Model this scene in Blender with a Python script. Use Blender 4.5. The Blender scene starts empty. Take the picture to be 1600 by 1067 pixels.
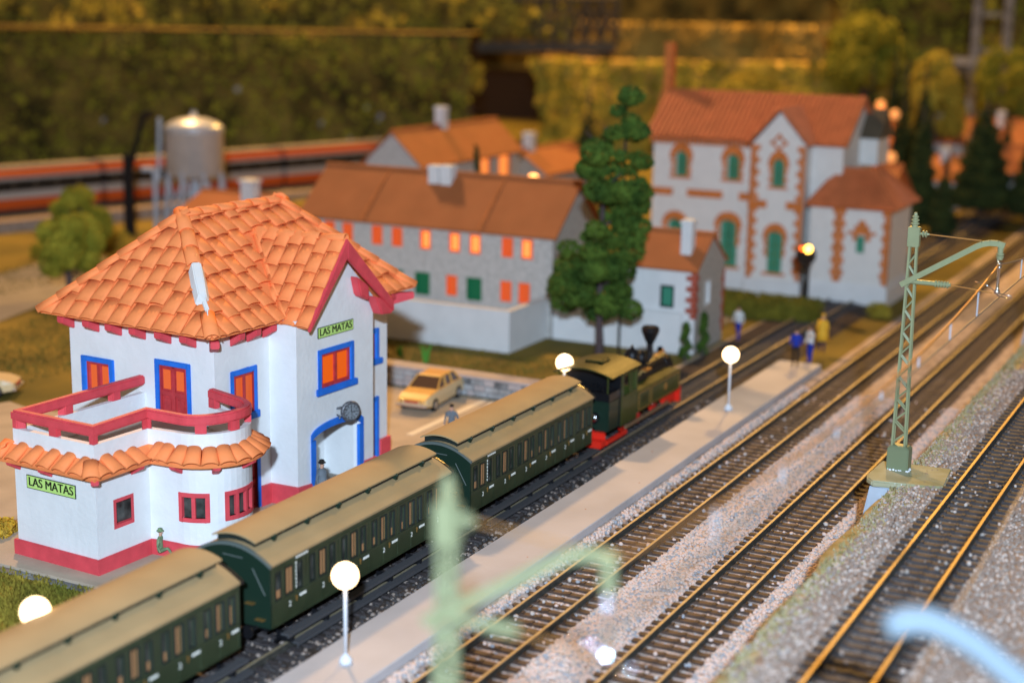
import bpy, bmesh, math, random
import numpy as np
from mathutils import Vector, Matrix, noise
random.seed(7); rng = np.random.default_rng(7)
R = math.radians; PI = math.pi
C = bpy.context.scene.collection
SC = bpy.context.scene

# ------------------------------------------------------------------ camera
cam = bpy.data.cameras.new('camera'); camo = bpy.data.objects.new('camera', cam); C.objects.link(camo)
YAW, PIT, ROL = R(27.0), R(12.4), R(.95)
fh = Vector((math.cos(YAW), math.sin(YAW), 0)); up = Vector((0, 0, 1))
fw = fh*math.cos(PIT) - up*math.sin(PIT)
r0 = Vector((math.sin(YAW), -math.cos(YAW), 0)); u0 = r0.cross(fw)
rr = r0*math.cos(ROL) + u0*math.sin(ROL); uu = u0*math.cos(ROL) - r0*math.sin(ROL)
m = Matrix.Identity(4)
for i in range(3):
    m[i][0] = rr[i]; m[i][1] = uu[i]; m[i][2] = -fw[i]
m[2][3] = 18.9
camo.matrix_world = m
cam.sensor_width = 36; cam.lens = 2420/1600*36
cam.clip_start = .5; cam.clip_end = 1500
cam.dof.use_dof = True; cam.dof.focus_distance = 54.5; cam.dof.aperture_fstop = .1; cam.dof.aperture_blades = 0
SC.camera = camo

# ------------------------------------------------------------------ light and exposure
w = bpy.data.worlds.new('World'); SC.world = w; w.use_nodes = True
bg = w.node_tree.nodes['Background']; bg.inputs[0].default_value = (1.0, .80, .58, 1); bg.inputs[1].default_value = .175
SC.view_settings.view_transform = 'Standard'; SC.view_settings.look = 'None'
SC.view_settings.exposure = 0; SC.view_settings.gamma = 1

def area(name, loc, target, size, energy, col):
    l = bpy.data.lights.new(name, 'AREA'); l.shape = 'DISK'; l.size = size; l.energy = energy; l.color = col
    o = bpy.data.objects.new(name, l); C.objects.link(o); o.location = loc
    o.rotation_euler = (Vector(target) - Vector(loc)).to_track_quat('-Z', 'Y').to_euler(); return o
area('cool_camera_flash', (-24, -12, 34.5), (55, 28, 1), 2.2, 113000, (.60, .78, 1.0))  # stands for the camera flash, set back behind the viewpoint
area('hall_ceiling_lamp', (135, 122, 108), (55, 28, 0), 9, 215000, (1.0, .56, .22))
area('hall_far_lamp', (215, 52, 95), (165, 52, 0), 10, 200000, (1.0, .55, .12))

# ------------------------------------------------------------------ materials
def mat(name, col, rough=.6, metal=0, var=0., vs=3., bump=0., bs=30., emit=None, es=0, col2=None, coat=0, spec=.22, vdet=4):
    M = bpy.data.materials.new(name); M.use_nodes = True; nt = M.node_tree; N = nt.nodes; L = nt.links
    b = N['Principled BSDF']; b.inputs['Base Color'].default_value = (*col, 1)
    b.inputs['Roughness'].default_value = rough; b.inputs['Metallic'].default_value = metal
    b.inputs['Specular IOR Level'].default_value = spec; b.inputs['Coat Weight'].default_value = coat
    tc = N.new('ShaderNodeTexCoord')
    if var or col2:
        n = N.new('ShaderNodeTexNoise'); n.inputs['Scale'].default_value = vs; n.inputs['Detail'].default_value = vdet
        L.new(tc.outputs['Object'], n.inputs['Vector'])
        rp = N.new('ShaderNodeValToRGB'); L.new(n.outputs['Fac'], rp.inputs[0])
        rp.color_ramp.elements[0].position = .34; rp.color_ramp.elements[1].position = .68
        c2 = col2 if col2 else tuple(min(1, c*(1+var)) for c in col)
        c1 = col if col2 else tuple(c*(1-var) for c in col)
        rp.color_ramp.elements[0].color = (*c1, 1); rp.color_ramp.elements[1].color = (*c2, 1)
        L.new(rp.outputs[0], b.inputs['Base Color'])
        n2 = N.new('ShaderNodeTexNoise'); n2.inputs['Scale'].default_value = vs*4; n2.inputs['Detail'].default_value = 3
        L.new(tc.outputs['Object'], n2.inputs['Vector'])
        mr = N.new('ShaderNodeMapRange'); mr.inputs[3].default_value = max(0, rough-.12); mr.inputs[4].default_value = min(1, rough+.12)
        L.new(n2.outputs['Fac'], mr.inputs[0]); L.new(mr.outputs[0], b.inputs['Roughness'])
    if bump:
        nb = N.new('ShaderNodeTexNoise'); nb.inputs['Scale'].default_value = bs; nb.inputs['Detail'].default_value = 5
        L.new(tc.outputs['Object'], nb.inputs['Vector'])
        bp = N.new('ShaderNodeBump'); bp.inputs['Strength'].default_value = bump; bp.inputs['Distance'].default_value = .05
        L.new(nb.outputs['Fac'], bp.inputs['Height']); L.new(bp.outputs[0], b.inputs['Normal'])
    if emit:
        b.inputs['Emission Color'].default_value = (*emit, 1); b.inputs['Emission Strength'].default_value = es
    return M

M = {}
M['white'] = mat('white_plaster', (.74, .74, .73), .55, var=.04, vs=.9, bump=.3, bs=5)
M['white2'] = mat('aged_white_plaster', (.66, .64, .60), .7, var=.035, vs=1.5, bump=.15, bs=8)
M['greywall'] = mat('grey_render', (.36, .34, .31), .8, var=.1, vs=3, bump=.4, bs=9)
M['tile'] = mat('orange_roof_tile', (.95, .27, .085), .7, var=.08, vs=1.6, bump=.15, bs=14)
M['tilegap'] = mat('tile_bedding', (.42, .13, .06), .8, var=.2, vs=3)
M['red'] = mat('crimson_paint', (.66, .07, .085), .5, var=.1, vs=2, bump=.2, bs=10)
M['blue'] = mat('blue_paint', (.018, .16, .64), .45, var=.1, vs=2, bump=.2, bs=10)
M['door'] = mat('red_door_paint', (.47, .04, .045), .5, var=.12, vs=4, bump=.2, bs=12)
M['oglow'] = mat('orange_lit_window', (.7, .12, .01), .35, emit=(1, .10, .003), es=.36)
M['oglow2'] = mat('amber_lit_window', (.8, .3, .08), .5, emit=(1, .26, .05), es=1.0)
M['oglow_dim'] = mat('dim_orange_glow', (.75, .13, .03), .6, emit=(1, .1, .01), es=.16)  # dim glow of lit panes, also put on the long house window frames
M['glassdark'] = mat('dark_window_glass', (.02, .022, .02), .12, col2=(.09, .09, .08), vs=2.2)
M['sign'] = mat('sign_green', (.50, .75, .20), .4)
M['black'] = mat('black_print', (.01, .01, .01), .5)
M['clock'] = mat('pewter_clock', (.16, .16, .17), .4, .6, var=.4, vs=9, bump=.4, bs=20)
M['clockface'] = mat('pale_clock_face', (.24, .26, .28), .35, .3, var=.3, vs=12)
M['earth'] = mat('earth_grass', (.11, .088, .014), .95, col2=(.23, .16, .025), vs=.25, bump=.6, bs=3)
M['green'] = mat('green_turf', (.13, .125, .015), .95, col2=(.32, .23, .03), vs=.55, bump=.9, bs=4)
M['paving'] = mat('sandy_paving', (.44, .36, .27), .85, var=.12, vs=.5, bump=.3, bs=6)
M['road'] = mat('grey_road', (.26, .23, .19), .85, var=.1, vs=.5)
M['platform'] = mat('platform_render', (.50, .475, .48), .75, var=.08, vs=.45, bump=.12, bs=6)
M['line'] = mat('parking_line_paint', (.72, .64, .5), .7)
M['ballast'] = mat('ballast_bed', (.32, .25, .22), .95, col2=(.56, .46, .41), vs=2.4, bump=1, bs=7)
M['ballast2'] = mat('brown_ballast_bed', (.21, .165, .135), .95, col2=(.36, .29, .24), vs=2.4, bump=1, bs=7)
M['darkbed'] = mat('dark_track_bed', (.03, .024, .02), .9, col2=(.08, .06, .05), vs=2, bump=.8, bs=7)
M['scatter'] = mat('yellow_green_scatter', (.31, .27, .11), .95, col2=(.46, .41, .26), vs=2.5, bump=1, bs=9)
M['sleeper'] = mat('brown_sleeper', (.045, .026, .019), .6, col2=(.10, .06, .042), vs=2.5, bump=.5, bs=18)
M['sleeperd'] = mat('black_sleeper', (.03, .025, .026), .6, col2=(.075, .062, .06), vs=2.5, bump=.5, bs=18)
M['railtop'] = mat('polished_rail_head', (.40, .33, .21), .55, .45, var=.15, vs=3)
M['railwarm'] = mat('warm_reflection_rail_head', (.46, .31, .12), .5, .45)  # gold tint paints warm light reflected by nickel silver into the colour
M['railside'] = mat('rail_web', (.12, .115, .10), .4, .6, var=.3, vs=4)
M['pebA'] = mat('pink_stone', (.66, .50, .43), .85); M['pebB'] = mat('blue_grey_stone', (.33, .34, .37), .8)
M['pebE'] = mat('near_black_stone', (.05, .045, .045), .8); M['pebF'] = mat('dusty_stone', (.34, .30, .27), .85); M['slab'] = mat('moss_green_slab', (.27, .27, .15), .7, col2=(.40, .40, .27), vs=1.2, bump=.4, bs=12)  # first stone is plain near-black, for the bed of the train's track
M['pebC'] = mat('tan_stone', (.54, .46, .41), .85); M['pebD'] = mat('dark_brown_stone', (.27, .21, .175), .85)
M['coach'] = mat('coach_green', (.030, .042, .020), .42, var=.12, vs=2, coat=.15)
M['coachend'] = mat('coach_end_green', (.010, .025, .016), .4, coat=.2)
M['coachroof'] = mat('tan_coach_roof', (.36, .255, .13), .68, var=.07, vs=.7, bump=.12, bs=12)
M['coachdark'] = mat('coach_dark_trim', (.015, .022, .02), .4)
M['rimgrey'] = mat('dusty_grey_rim', (.10, .12, .11), .5)
M['board'] = mat('grey_footboard', (.07, .07, .075), .45)
M['tan'] = mat('tan_curtain', (.40, .20, .09), .7)
M['lettering'] = mat('white_lettering', (.75, .75, .68), .6)
M['blackm'] = mat('black_metal', (.012, .012, .014), .35, .3, coat=.2)
M['loco'] = mat('loco_olive', (.038, .050, .010), .4, var=.12, vs=2, coat=.2)
M['locoroof'] = mat('loco_roof_olive', (.030, .035, .010), .5, var=.1, vs=2, coat=0)
M['locored'] = mat('signal_red', (.70, .025, .012), .38, coat=.2)
M['brass'] = mat('brass', (.55, .32, .10), .35, .8)
M['chrome'] = mat('chrome', (.8, .82, .85), .12, 1)
M['rodm'] = mat('rod_metal', (.34, .22, .13), .4, .5)
M['mast'] = mat('sage_green_plastic', (.25, .27, .15), .42, var=.05, vs=3)
M['mastdk'] = mat('mast_base_green', (.17, .20, .115), .38)
M['pier'] = mat('pale_blue_grey_pier', (.40, .47, .55), .4, var=.08, vs=2)
M['glue'] = mat('clear_glue_bead', (.8, .82, .85), .08, spec=.9)
M['copper'] = mat('copper_wire', (.58, .30, .10), .4, .55)
M['wire'] = mat('grey_brown_wire', (.34, .27, .20), .45, .4)
M['paleblue'] = mat('pale_blue_tube', (.21, .27, .32), .5)
M['globe'] = mat('lit_lamp_globe', (1, .95, .85), .4, emit=(1, .66, .33), es=6)
M['lampwhite'] = mat('lamp_post_white', (.66, .68, .72), .4)
M['car'] = mat('beige_car_paint', (.80, .42, .09), .32, coat=.4)
M['carlow'] = mat('cream_car_paint', (.64, .48, .26), .35, coat=.3)
M['tyre'] = mat('tyre_black', (.012, .012, .012), .6)
M['hub'] = mat('hub_silver', (.6, .6, .6), .3, .8)
M['carglass'] = mat('car_glass', (.10, .045, .02), .08, spec=.8)
M['stone'] = mat('grey_wall_stone', (.24, .23, .22), .85, col2=(.42, .42, .42), vs=1.1, bump=.6, bs=6)
M['stone2'] = mat('dark_wall_stone', (.10, .10, .10), .85, col2=(.28, .28, .28), vs=1.4, bump=.6, bs=6)
M['cope'] = mat('pale_coping', (.42, .36, .34), .8, var=.1, vs=1.5)
M['oroof'] = mat('terracotta_roof_sheet', (.36, .115, .038), .75, var=.08, vs=.6)
M['oroof2'] = mat('russet_roof', (.52, .15, .055), .6, var=.12, vs=1.0)
M['housegrey'] = mat('speckled_stone_render', (.47, .45, .42), .8, var=.15, vs=3.5, bump=.4, bs=6)
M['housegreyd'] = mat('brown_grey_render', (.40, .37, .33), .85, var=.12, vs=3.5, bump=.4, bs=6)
M['housewhite'] = mat('house_white', (.66, .66, .65), .7, var=.04, vs=1)
M['brick'] = mat('orange_brick', (.55, .17, .04), .75, var=.15, vs=2)
M['brickred'] = mat('red_brick', (.36, .07, .035), .75, var=.15, vs=2)
M['gdoor'] = mat('green_shutter', (.01, .15, .06), .5)
M['teal'] = mat('teal_shutter', (.05, .24, .15), .5)
M['leaf'] = mat('dark_green_foliage', (.018, .052, .007), .85, col2=(.10, .17, .022), vs=.55)
M['leafo'] = mat('olive_foliage', (.17, .17, .012), .85, col2=(.42, .36, .035), vs=.7)
M['leafd'] = mat('conifer_foliage', (.018, .030, .008), .9, col2=(.045, .065, .015), vs=.8)
M['leafg'] = mat('golden_foliage', (.24, .19, .02), .9, col2=(.55, .42, .05), vs=.4)
M['hedge'] = mat('hedge_green', (.10, .095, .01), .9, col2=(.17, .15, .015), vs=1.2)
M['grassg'] = mat('bright_grass', (.10, .30, .04), .8)
M['flower'] = mat('yellow_flowers', (.65, .40, .03), .8, col2=(.35, .22, .03), vs=4)
M['bark'] = mat('grey_purple_bark', (.085, .06, .06), .85, var=.2, vs=4)
M['rock'] = mat('mossy_rock', (.045, .035, .008), .95, col2=(.26, .18, .035), vs=.3, bump=.8, bs=1.2, vdet=8)
M['rockgold'] = mat('golden_rock', (.33, .20, .035), .9, col2=(.65, .43, .10), vs=.14, bump=.8, bs=1, vdet=7)
M['rockgrey'] = mat('grey_streaked_rock', (.34, .34, .37), .8)
M['dark'] = mat('dark_backdrop', (.018, .010, .007), .9, col2=(.035, .02, .012), vs=.05)
M['bridge'] = mat('bridge_steel', (.085, .068, .045), .6, var=.2, vs=.5)
M['wood'] = mat('shelf_edge_brown', (.055, .04, .02), .9)
M['alum'] = mat('brushed_aluminium', (.60, .61, .62), .36, .35, var=.07, vs=1.2)
M['alumw'] = mat('grey_painted_steel', (.46, .50, .56), .45)
M['railorange'] = mat('railcar_orange', (.46, .075, .012), .5)
M['railcream'] = mat('railcar_cream', (.34, .32, .30), .5)
M['raildark'] = mat('railcar_window_band', (.02, .018, .016), .2)
M['sigyellow'] = mat('signal_lamp_yellow', (1, .7, .2), .4, emit=(1, .55, .08), es=9)
M['sigred'] = mat('signal_lamp_red', (1, .15, .02), .4, emit=(1, .12, .01), es=4)
M['amber'] = mat('amber_lamp', (1, .5, .2), .4, emit=(1, .36, .09), es=5)
M['amber2'] = mat('dim_amber_lamp', (1, .5, .2), .4, emit=(1, .34, .08), es=.8)
M['skin'] = mat('figure_skin', (.55, .30, .20), .6)
M['greycoat'] = mat('grey_coat', (.14, .16, .18), .7, var=.15, vs=5)
M['navy'] = mat('navy_cloth', (.012, .02, .07), .7)
M['bluecl'] = mat('blue_cloth', (.01, .03, .30), .7)
M['whitecl'] = mat('white_cloth', (.6, .6, .58), .7)
M['yellowcl'] = mat('yellow_cloth', (.70, .38, .03), .7)
M['greencl'] = mat('sage_green_cloth', (.16, .23, .12), .6, var=.4, vs=6)
M['hair'] = mat('dark_hair', (.02, .015, .012), .7)
M['lwood'] = mat('light_stool_wood', (.5, .4, .15), .6)

# ------------------------------------------------------------------ mesh builder
class MB:
    def __init__(s): s.v = []; s.f = []; s.mi = []; s.T = None; s.m = 0
    def pv(s, p):
        p = Vector(p)
        if s.T is not None: p = s.T @ p
        s.v.append(tuple(p)); return len(s.v)-1
    def face(s, pts, m=None):
        s.f.append([s.pv(p) for p in pts]); s.mi.append(s.m if m is None else m)
    def hexa(s, p, m=None):   # 8 points: bottom 0-3 ccw, top 4-7
        i = [s.pv(q) for q in p]; mm = s.m if m is None else m
        for q in ((3, 2, 1, 0), (4, 5, 6, 7), (0, 1, 5, 4), (1, 2, 6, 5), (2, 3, 7, 6), (3, 0, 4, 7)):
            s.f.append([i[k] for k in q]); s.mi.append(mm)
    def box(s, x0, x1, y0, y1, z0, z1, m=None):
        s.hexa([(x0, y0, z0), (x1, y0, z0), (x1, y1, z0), (x0, y1, z0), (x0, y0, z1), (x1, y0, z1), (x1, y1, z1), (x0, y1, z1)], m)
    def cyl(s, p0, p1, r0_, r1_=None, n=12, m=None, cap=True):
        r1_ = r0_ if r1_ is None else r1_
        p0 = Vector(p0); p1 = Vector(p1); d = (p1-p0).normalized()
        a = d.orthogonal().normalized(); b = d.cross(a); mm = s.m if m is None else m
        A = []; B = []
        for k in range(n):
            t = 2*PI*k/n; o = a*math.cos(t)+b*math.sin(t)
            A.append(s.pv(p0+o*r0_)); B.append(s.pv(p1+o*r1_))
        for k in range(n):
            j = (k+1) % n; s.f.append([A[k], A[j], B[j], B[k]]); s.mi.append(mm)
        if cap: s.f.append(A[::-1]); s.mi.append(mm); s.f.append(B[:]); s.mi.append(mm)
    def tube(s, pts, r, n=8, m=None):
        pts = [Vector(p) for p in pts]; rings = []; mm = s.m if m is None else m
        rs = r if isinstance(r, (list, tuple)) else [r]*len(pts)
        d0 = (pts[1]-pts[0]).normalized(); a = d0.orthogonal().normalized()
        for i, p in enumerate(pts):
            d = (pts[min(i+1, len(pts)-1)]-pts[max(i-1, 0)]).normalized()
            a = (a - d*a.dot(d)).normalized(); b = d.cross(a)
            rings.append([s.pv(p+(a*math.cos(2*PI*k/n)+b*math.sin(2*PI*k/n))*rs[i]) for k in range(n)])
        for A, B in zip(rings, rings[1:]):
            for k in range(n):
                j = (k+1) % n; s.f.append([A[k], A[j], B[j], B[k]]); s.mi.append(mm)
        s.f.append(rings[0][::-1]); s.mi.append(mm); s.f.append(rings[-1][:]); s.mi.append(mm)
    def lathe(s, prof, c=(0, 0, 0), n=16, m=None):   # prof: (r, z)
        rings = []; mm = s.m if m is None else m
        for r_, z in prof: rings.append([s.pv((c[0]+r_*math.cos(2*PI*k/n), c[1]+r_*math.sin(2*PI*k/n), c[2]+z)) for k in range(n)])
        for A, B in zip(rings, rings[1:]):
            for k in range(n):
                j = (k+1) % n; s.f.append([A[k], A[j], B[j], B[k]]); s.mi.append(mm)
        s.f.append(rings[0][::-1]); s.mi.append(mm); s.f.append(rings[-1][:]); s.mi.append(mm)
    def ball(s, c, r, n=16, k=10, sz=1, m=None):
        s.lathe([(max(1e-3, r*math.sin(PI*i/k)), -r*sz*math.cos(PI*i/k)) for i in range(k+1)], c, n, m)
    def prism(s, poly, d, m=None):  # poly list of 3d points, extruded by vector d
        d = Vector(d); a = [s.pv(p) for p in poly]; b = [s.pv(Vector(p)+d) for p in poly]; n = len(poly); mm = s.m if m is None else m
        s.f.append(a[::-1]); s.mi.append(mm); s.f.append(b); s.mi.append(mm)
        for k in range(n):
            j = (k+1) % n; s.f.append([a[k], a[j], b[j], b[k]]); s.mi.append(mm)
    def mesh(s, name, mats, smooth=False, jit=0):
        me = bpy.data.meshes.new(name); v = s.v
        if jit: v = [(x+random.uniform(-jit, jit), y+random.uniform(-jit, jit), z+random.uniform(-jit, jit)) for x, y, z in v]
        me.from_pydata(v, [], s.f)
        if not isinstance(mats, (list, tuple)): mats = [mats]
        for q in mats: me.materials.append(M[q] if isinstance(q, str) else q)
        if len(mats) > 1: me.polygons.foreach_set('material_index', s.mi)
        if smooth: me.polygons.foreach_set('use_smooth', [True]*len(s.f))
        me.update(); return me
    def build(s, name, mats, parent=None, smooth=False, label=None, bevel=0, recalc=True):
        me = s.mesh(name, mats, smooth)
        if recalc or bevel:
            bm = bmesh.new(); bm.from_mesh(me)
            if bevel: bmesh.ops.remove_doubles(bm, verts=bm.verts, dist=1e-5)
            bmesh.ops.recalc_face_normals(bm, faces=bm.faces)
            if bevel:
                try: bmesh.ops.bevel(bm, geom=[e for e in bm.edges if len(e.link_faces) == 2 and e.calc_face_angle(0) > .6], offset=bevel, segments=2, affect='EDGES', clamp_overlap=True)
                except Exception: pass
            bm.to_mesh(me); bm.free()
        o = bpy.data.objects.new(name, me); C.objects.link(o)
        if parent: o.parent = parent
        if label: o['label'] = label
        return o

def place(name, me, parent=None, loc=(0, 0, 0), rot=(0, 0, 0), sc=(1, 1, 1)):
    o = bpy.data.objects.new(name, me); C.objects.link(o)
    if parent: o.parent = parent
    o.location = loc; o.rotation_euler = rot; o.scale = sc; return o
def thing(name, label, cat, loc=(0, 0, 0), rz=0, group=None):
    o = bpy.data.objects.new(name, None); C.objects.link(o); o.empty_display_size = .5
    o.location = loc; o.rotation_euler = (0, 0, rz); o['label'] = label; o['category'] = cat
    if group: o['group'] = group
    return o
def tag(o, label, cat, group=None, kind=None):
    o['label'] = label; o['category'] = cat
    if group: o['group'] = group
    if kind: o['kind'] = kind
    return o
KIDS = {}
def kids(o): return [c for c in bpy.data.objects if c.parent == o]
def tree_copy(root, loc, rz=None, label=None):
    if root.name not in KIDS: KIDS[root.name] = [(c, kids(c)) for c in kids(root)]
    r = root.copy(); C.objects.link(r); r.location = loc
    if rz is not None: r.rotation_euler = (0, 0, rz)
    if label: r['label'] = label
    for ch, gs in KIDS[root.name]:
        c = ch.copy(); C.objects.link(c); c.parent = r
        for g in gs:
            d = g.copy(); C.objects.link(d); d.parent = c
    return r

# path based walls (plan polyline, counter-clockwise, outward normal to the right of travel)
class Path:
    def __init__(s, pts, closed=False):
        s.p = [Vector((a, b)) for a, b in pts]; s.closed = closed
        if closed: s.p.append(s.p[0].copy())
        n = len(s.p); s.s = [0]
        for a, b in zip(s.p, s.p[1:]): s.s.append(s.s[-1]+(b-a).length)
        seg = []
        for a, b in zip(s.p, s.p[1:]):
            d = (b-a).normalized(); seg.append(Vector((d.y, -d.x)))
        s.n = []
        for i in range(n):
            if closed and i in (0, n-1): a, b = seg[-1], seg[0]
            else: a = seg[max(0, i-1)]; b = seg[min(n-2, i)]
            h = (a+b).normalized(); s.n.append(h/max(.35, h.dot(a)))
        s.L = s.s[-1]
    def at(s, t, off=0):
        i = 0
        t = max(0, min(s.L, t))
        while i < len(s.s)-2 and t > s.s[i+1]: i += 1
        f = (t-s.s[i])/max(1e-9, s.s[i+1]-s.s[i])
        return (s.p[i]+s.n[i]*off).lerp(s.p[i+1]+s.n[i+1]*off, f)
    def nrm(s, t):
        a = s.at(t-.02); b = s.at(t+.02); d = (b-a).normalized(); return Vector((d.y, -d.x))
def wall(mb, path, z0, ztop, holes=(), t=.2, s0=0, s1=None):
    """holes: (sa, sb, za, zb) with zb a number or a function of s"""
    s1 = path.L if s1 is None else s1
    bk = {round(s0, 4), round(s1, 4)} | {round(q, 4) for q in path.s if s0 < q < s1}
    for h in holes:
        bk |= {round(h[0], 4), round(h[1], 4)}
        if callable(h[3]): bk |= {round(h[0]+(h[1]-h[0])*k/14, 4) for k in range(15)}
    if hasattr(ztop, 'bk'): bk |= set(ztop.bk)
    bk = sorted(bk); zt = ztop if callable(ztop) else (lambda q: ztop)
    fz = lambda g, q: g(q) if callable(g) else g
    P = lambda q, z, o: (*path.at(q, o), z)
    for a, b in zip(bk, bk[1:]):
        if b-a < 1e-4: continue
        mid = (a+b)/2; hs = sorted([h for h in holes if h[0] < mid < h[1]], key=lambda h: h[2])
        lo = z0; segs = []
        for h in hs: segs.append((lo, h[2])); lo = h[3]
        segs.append((lo, zt))
        for l, h in segs:
            la, lb_, ha, hb = fz(l, a), fz(l, b), fz(h, a), fz(h, b)
            if ha-la < 1e-4 and hb-lb_ < 1e-4: continue
            mb.hexa([P(a, la, 0), P(a, la, -t), P(b, lb_, -t), P(b, lb_, 0), P(a, ha, 0), P(a, ha, -t), P(b, hb, -t), P(b, hb, 0)])
def band(mb, path, s0, s1, za, zb, o0, o1, m=None):
    bk = sorted({s0, s1} | {q for q in path.s if s0 < q < s1})
    f = lambda g, q: g(q) if callable(g) else g
    for a, b in zip(bk, bk[1:]):
        if b-a < 1e-5: continue
        P = lambda q, z, o: (*path.at(q, o), z)
        mb.hexa([P(a, f(za, a), o1), P(a, f(za, a), o0), P(b, f(za, b), o0), P(b, f(za, b), o1), P(a, f(zb, a), o1), P(a, f(zb, a), o0), P(b, f(zb, b), o0), P(b, f(zb, b), o1)], m)
def frame(mb, path, s0, s1, z0, z1, w_, o0, o1, bottom=True, m=None):
    band(mb, path, s0, s0+w_, z0, z1, o0, o1, m); band(mb, path, s1-w_, s1, z0, z1, o0, o1, m)
    band(mb, path, s0+w_, s1-w_, z1-w_, z1, o0, o1, m)
    if bottom: band(mb, path, s0+w_, s1-w_, z0, z0+w_, o0, o1, m)

def text_mesh(s, size, depth=.004):
    cu = bpy.data.curves.new('lettering', 'FONT'); cu.body = s; cu.size = size; cu.align_x = 'CENTER'; cu.align_y = 'CENTER'; cu.extrude = depth
    o = bpy.data.objects.new('tmp', cu); C.objects.link(o)
    dg = bpy.context.evaluated_depsgraph_get(); me = bpy.data.meshes.new_from_object(o.evaluated_get(dg)); bpy.data.objects.remove(o); me.materials.clear(); return me

def barrel(w_, l, h, n=7, taper=.86, th=.035, lift=.05):
    """half barrel tile: x across, y up the slope, z out"""
    mb = MB(); A = []
    for y, k, dz in ((0, 1, lift), (l, taper, 0)):
        o = []; i = []
        for q in range(n+1):
            t = PI*q/n; x = -math.cos(t)*w_/2*k; z = math.sin(t)*h*k+dz
            o.append(mb.pv((x, y, z))); i.append(mb.pv((x*.86, y, max(dz-.02, z-th*1.6))))
        A.append((o, i))
    (o0, i0), (o1, i1) = A
    for q in range(n):
        mb.f.append([o0[q], o0[q+1], o1[q+1], o1[q]]); mb.f.append([i0[q+1], i0[q], i1[q], i1[q+1]])
        mb.f.append([o0[q+1], o0[q], i0[q], i0[q+1]]); mb.f.append([o1[q], o1[q+1], i1[q+1], i1[q]])
    mb.f.append([o0[0], o1[0], i1[0], i0[0]]); mb.f.append([o0[n], i0[n], i1[n], o1[n]])
    mb.mi = [0]*len(mb.f); return mb

# ------------------------------------------------------------------ ground
def sheet(name, poly, z, ma, label=None, kind='structure', th=0):
    mb = MB()
    if th: mb.prism([(x, y, z-th) for x, y in poly], (0, 0, th))
    else: mb.face([(x, y, z) for x, y in poly])
    o = mb.build(name, ma); o['kind'] = kind
    if o.data.polygons[0].normal.z < 0 and not th: o.data.flip_normals()
    return o
def hnoise(x, y, s, a): return a*noise.noise(Vector((x*s, y*s, 3.1)))
def terrain():
    mb = MB(); X = np.concatenate([np.linspace(-10, 90, 60), np.linspace(93, 420, 40)]); Y = np.linspace(-60, 260, 90)
    idx = {}
    for i, x in enumerate(X):
        for j, y in enumerate(Y):
            z = -.03
            dd = max(0, (x-118)*0+ (y-32)); 
            if y > 44 and x > 40: z += hnoise(x, y, .12, .35)*min(1, (y-44)/20)
            if y > 31 and x > 112: z += min(2.2, (x-112)*.05)*min(1, (y-31)/6)
            idx[i, j] = mb.pv((x, y, min(z, z) if z > -.03 else -.03))
    for i in range(len(X)-1):
        for j in range(len(Y)-1):
            mb.f.append([idx[i, j], idx[i+1, j], idx[i+1, j+1], idx[i, j+1]]); mb.mi.append(0)
    o = mb.build('ground', 'earth', smooth=True); o['kind'] = 'structure'
terrain()
sheet('plaza_paving', [(36.3, 28.6), (36.3, 37.9), (30, 41), (30, 52), (47, 55.5), (53, 53), (57, 50), (64.3, 46), (64.3, 29.2), (72, 28.7), (110, 28.3), (110, 27.3), (36.3, 27.3)], .02, 'paving')
sheet('front_turf', [(10, 27.6), (10, 45), (28, 41.6), (36.2, 37.9), (36.2, 27.6)], .015, 'green')
sheet('side_road', [(40, 67), (60, 73.5), (78, 79), (88, 81), (84, 73), (70, 68.5), (50, 62.5)], .05, 'road')
sheet('mansion_forecourt', [(87, 30.2), (96, 30.2), (97, 40), (87, 40)], .03, 'road')
# kerb in front of the turf
mb = MB(); mb.box(36.1, 36.45, 28.2, 38, 0, .14); k = mb.build('kerb_stone', 'paving', bevel=.03); k['kind'] = 'structure'
mb = MB(); mb.box(35.75, 36.1, 28.2, 38.2, -.02, .06); k = mb.build('kerb_gutter', 'stone2'); k['kind'] = 'structure'
for y0 in (33.4, 38.9):
    pass
mb = MB()
mb.hexa([(58.2, 32.6, .024), (58.6, 32.6, .024), (64.2, 33.3, .024), (64.0, 33.7, .024), (58.2, 32.6, .03), (58.6, 32.6, .03), (64.2, 33.3, .03), (64.0, 33.7, .03)])
mb.box(57, 64.2, 33.9, 34.25, .022, .03)
mb.build('parking_bay_line', 'line')['kind'] = 'structure'

# ------------------------------------------------------------------ ballast beds
def bed(name, y0, y1, z, ma, x0=15, x1=330, slope=.35):
    mb = MB(); xs = np.linspace(x0, x1, 160); ys = [y0-slope*1.2, y0, (y0*2+y1)/3, (y0+y1*2)/3, y1, y1+slope*1.2]; zz = [-.04, z, z, z, z, -.04]
    ids = [[mb.pv((x, y, q+hnoise(x, y, .8, .02))) for y, q in zip(ys, zz)] for x in xs]
    for A, B in zip(ids, ids[1:]):
        for j in range(len(ys)-1): mb.f.append([A[j], B[j], B[j+1], A[j+1]]); mb.mi.append(0)
    o = mb.build(name, ma); o['kind'] = 'structure'; return o
bed('ballast_bed', 12.55, 21.2, .07, 'ballast')
mb = MB(); mb.hexa([(26, 20.8, .0), (78, 20.8, .0), (78, 21.49, .0), (26, 21.49, .0), (26, 20.95, .16), (78, 20.95, .16), (78, 21.49, .22), (26, 21.49, .22)]); mb.build('ballast_shoulder', 'ballast')['kind'] = 'structure'
bed('track_bed', 23.9, 28.2, .07, 'darkbed')
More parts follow.
